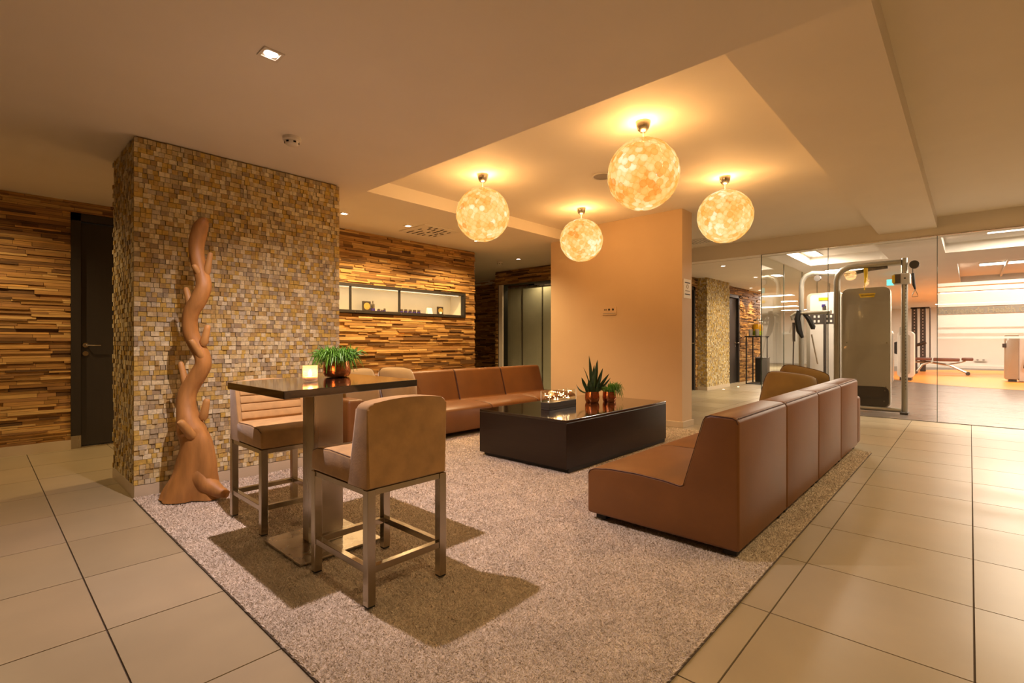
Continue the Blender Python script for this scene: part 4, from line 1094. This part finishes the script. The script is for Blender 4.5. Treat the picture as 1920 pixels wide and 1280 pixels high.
# ================================================================== WOOD SCULPTURE
SX, SY = .95, 3.56
sc = thing('wood_sculpture', 'tall twisted tree trunk sculpture with short branch stubs', 'sculpture', (SX, SY, ZR))
def sc_pt(cx, cyy, dep=0):
    px, py = 300+cx*.4375, 400+cyy*.4375
    return rv*((px-365)/930*3.1)+fv*dep+Vector((0, 0, 1+(640-py)/930*3.1-ZR))
q = .001458/2
ctrl = [(184, 24, 20), (170, 34, 44), (152, 62, 58), (137, 105, 62), (133, 150, 60), (142, 200, 60), (160, 250, 56), (176, 295, 58), (174, 330, 60), (156, 375, 62), (130, 420, 62), (118, 465, 60), (120, 515, 62), (138, 565, 62), (158, 610, 60), (162, 650, 62),
        (140, 695, 66), (112, 740, 70), (100, 785, 74), (104, 840, 80), (120, 895, 96), (136, 945, 112), (148, 985, 122), (148, 1030, 140), (140, 1085, 164), (128, 1140, 190), (118, 1190, 214), (114, 1232, 226)]
def crom(pts, m=4):
    P = [np.array(p, float) for p in pts]; P = [P[0]]+P+[P[-1]]; out = []
    for i in range(1, len(P)-2):
        for k in range(m):
            t = k/m; a, b_, c, d = P[i-1:i+3]
            out.append(.5*((2*b_)+(-a+c)*t+(2*a-5*b_+4*c-d)*t*t+(-a+3*b_-3*c+d)*t**3))
    out.append(P[-2]); return out
samp = crom(ctrl, 4)
b = MB(); rings = []; nn = 28
for i, (cx, cyy, w) in enumerate(samp):
    c = sc_pt(cx, cyy, .02*math.sin(cyy*.012)); r = w*q
    fl = max(0, (cyy-940)/290)
    p0 = sc_pt(samp[max(i-1, 0)][0], samp[max(i-1, 0)][1]); p1 = sc_pt(samp[min(i+1, len(samp)-1)][0], samp[min(i+1, len(samp)-1)][1])
    tn = (p0-p1).normalized().lerp(Vector((0, 0, 1)), min(1, fl*2)).normalized()
    ax = (rv-tn*rv.dot(tn)).normalized(); ay = tn.cross(ax)
    ring = []
    for k in range(nn):
        a = 2*math.pi*k/nn
        lob = 1+fl*(.16*math.cos(3*a+.6)+.10*math.cos(5*a+1.9)+.05*math.cos(9*a))+.035*math.sin(2*a+cyy*.02)+.02*math.sin(5*a+cyy*.05)
        dep = .80 if fl > 0 else 1.0
        ring.append(b.bm.verts.new(c+ax*r*lob*math.cos(a)+ay*r*lob*dep*math.sin(a)))
    rings.append(ring)
for i in range(len(rings)-1):
    for k in range(nn): b.bm.faces.new((rings[i][k], rings[i][(k+1) % nn], rings[i+1][(k+1) % nn], rings[i+1][k]))
b.bm.faces.new(rings[0][::-1]); b.bm.faces.new(rings[-1])
zmin = min(v.co.z for v in b.bm.verts)
for v in b.bm.verts:
    if v.co.z < .02: v.co.z = max(0, v.co.z)
b.build('trunk', M['teak'], sc, True)
for (x0, y0, x1, y1, r, d0, d1) in ((186, 255, 203, 165, 11, .0, .0), (178, 300, 150, 222, 13, -.02, -.05), (116, 395, 95, 315, 12, .0, .0), (172, 560, 192, 478, 13, .0, .0), (168, 625, 140, 540, 14, -.02, -.055),
                                 (96, 735, 72, 635, 12, 0, 0), (170, 880, 188, 795, 14, 0, 0), (152, 955, 131, 876, 17, -.08, -.135)):
    A, B = sc_pt(x0, y0, d0), sc_pt(x1, y1, d1); r *= .00146; u = (B-A)
    A = A+fv*(.03 if d0 < 0 else 0); u = B-A
    MB().tube([A-u*.08, A+u*.12, A+u*.4, A+u*.78, A+u*.92, A+u*.985, B], [r*.8, r*1.35, r*1.12, r*1.0, r*.9, r*.62, r*.2], 14).build('branch_stub', M['teak_light'], sc, True)
A = sc_pt(215, 1180, .02)
MB().tube([sc_pt(160, 1120, .0), sc_pt(205, 1165, -.02), sc_pt(255, 1190, -.03), sc_pt(288, 1200, -.03)], [.08, .055, .036, .022], 14).build('root_lobe', M['teak'], sc, True)

# ================================================================== WALL DETAILS
sw = thing('switch_panel', 'beige wall panel with two sockets and switches on the peach wall', 'switch panel', (5.554, 3.417, 1.34))
MB().box(-.010, 0, -.10, .10, 0, .105, .003).build('plate', M['paint_wall'], sw)
for (yy, rr_) in ((.066, .008), (.044, .008), (.0, .014), (-.056, .014)): MB().cyl((-.013, yy, .070), (-.009, yy, .070), rr_, n=12).build('knob', M['ink'], sw)
MB().box(-.012, -.009, -.09, .09, .016, .026).build('slot', M['gym_grey'], sw)
sg = thing('notice_sign', 'white notice with two black bars on the narrow end of the peach wall', 'sign', (5.688, 2.449, 1.509))
MB().box(-.10, .10, -.006, 0, 0, .222).build('sheet', M['paper'], sg)
MB().box(-.075, .072, -.008, -.005, .176, .186).build('black_bar', M['ink'], sg)
MB().box(-.075, .072, -.008, -.005, .040, .050).build('black_bar', M['ink'], sg)
MB().tube([(.0+.026*math.cos(a), -.007, .136+.022*math.sin(a)) for a in [2*math.pi*k/20 for k in range(21)]], .003, 5, False).build('round_emblem', M['ink_grey'], sg)
MB().box(-.06, .065, -.008, -.005, .080, .090).build('grey_line', M['ink_grey'], sg)

# ---- things in the niche
NZ = NZ0+.012
def niche_box(x, w, h, label, cat, lean=.0):
    t = thing('framed_box', label, cat, (x, 5.87, NZ))
    MB().box(-w/2, w/2, -.012, .012, 0, h, .002).build('box', M['navy'], t)
    MB().prism([(w*.40*math.cos(2*math.pi*k/24), h*.52+w*.40*math.sin(2*math.pi*k/24)) for k in range(24)], -.015, -.011, 'y').build('gold_disc', M['gold'], t)
    return t
niche_box(3.515, .115, .135, 'dark square box with a gold disc in the left part of the niche', 'box')
t = niche_box(4.755, .105, .125, 'dark box with a pale figure at the right end of the niche', 'box')
MB().box(-.02, .02, -.018, -.014, .02, .05).build('label', M['paper'], t)
bo = thing('bottle', 'slim bottle with purple base beside the gold disc box in the niche', 'bottle', (3.61, 5.87, NZ))
MB().lathe([(.030, 0), (.030, .045)], 16).build('purple_base', M['purple'], bo, True)
MB().lathe([(.026, .045), (.024, .10), (.008, .115), (.008, .145)], 16).build('glass_neck', M['chrome'], bo, True)
def jar(x, y, r, h, label):
    t = thing('cosmetic_jar', label, 'jar', (x, y, NZ), 0, 'jars in the niche')
    MB().lathe([(r*.8, 0), (r, .006), (r, h*.5)], 16).build('jar_body', M['purple'], t, True)
    MB().lathe([(r*.9, h*.5), (r*.9, h*.9), (r*.5, h)], 16).build('jar_lid', M['chrome'], t, True)
for k, (x, r, h, nm) in enumerate(((3.70, .022, .045, 'first right of the slim bottle'), (3.75, .020, .035, 'second right of the slim bottle'), (3.79, .018, .055, 'third right of the slim bottle'))):
    jar(x, 5.87, r, h, 'small silver lidded jar, '+nm)
for k, nm in enumerate(('first', 'second', 'third', 'fourth', 'fifth')):
    jar(4.06+k*.075, 5.87, .028, .06, 'small jar in the row of five, %s from the left' % nm)
cd_ = thing('folded_card', 'cream folded card in the niche left of the dark box', 'card', (4.56, 5.88, NZ))
MB().prism([(-.03, 0), (.03, 0), (.003, .10), (-.003, .10)], -.045, .045, 'x').build('card', M['paper'], cd_)
jar(3.08, 5.87, .025, .05, 'small jar at the left end of the niche beside the pillar')
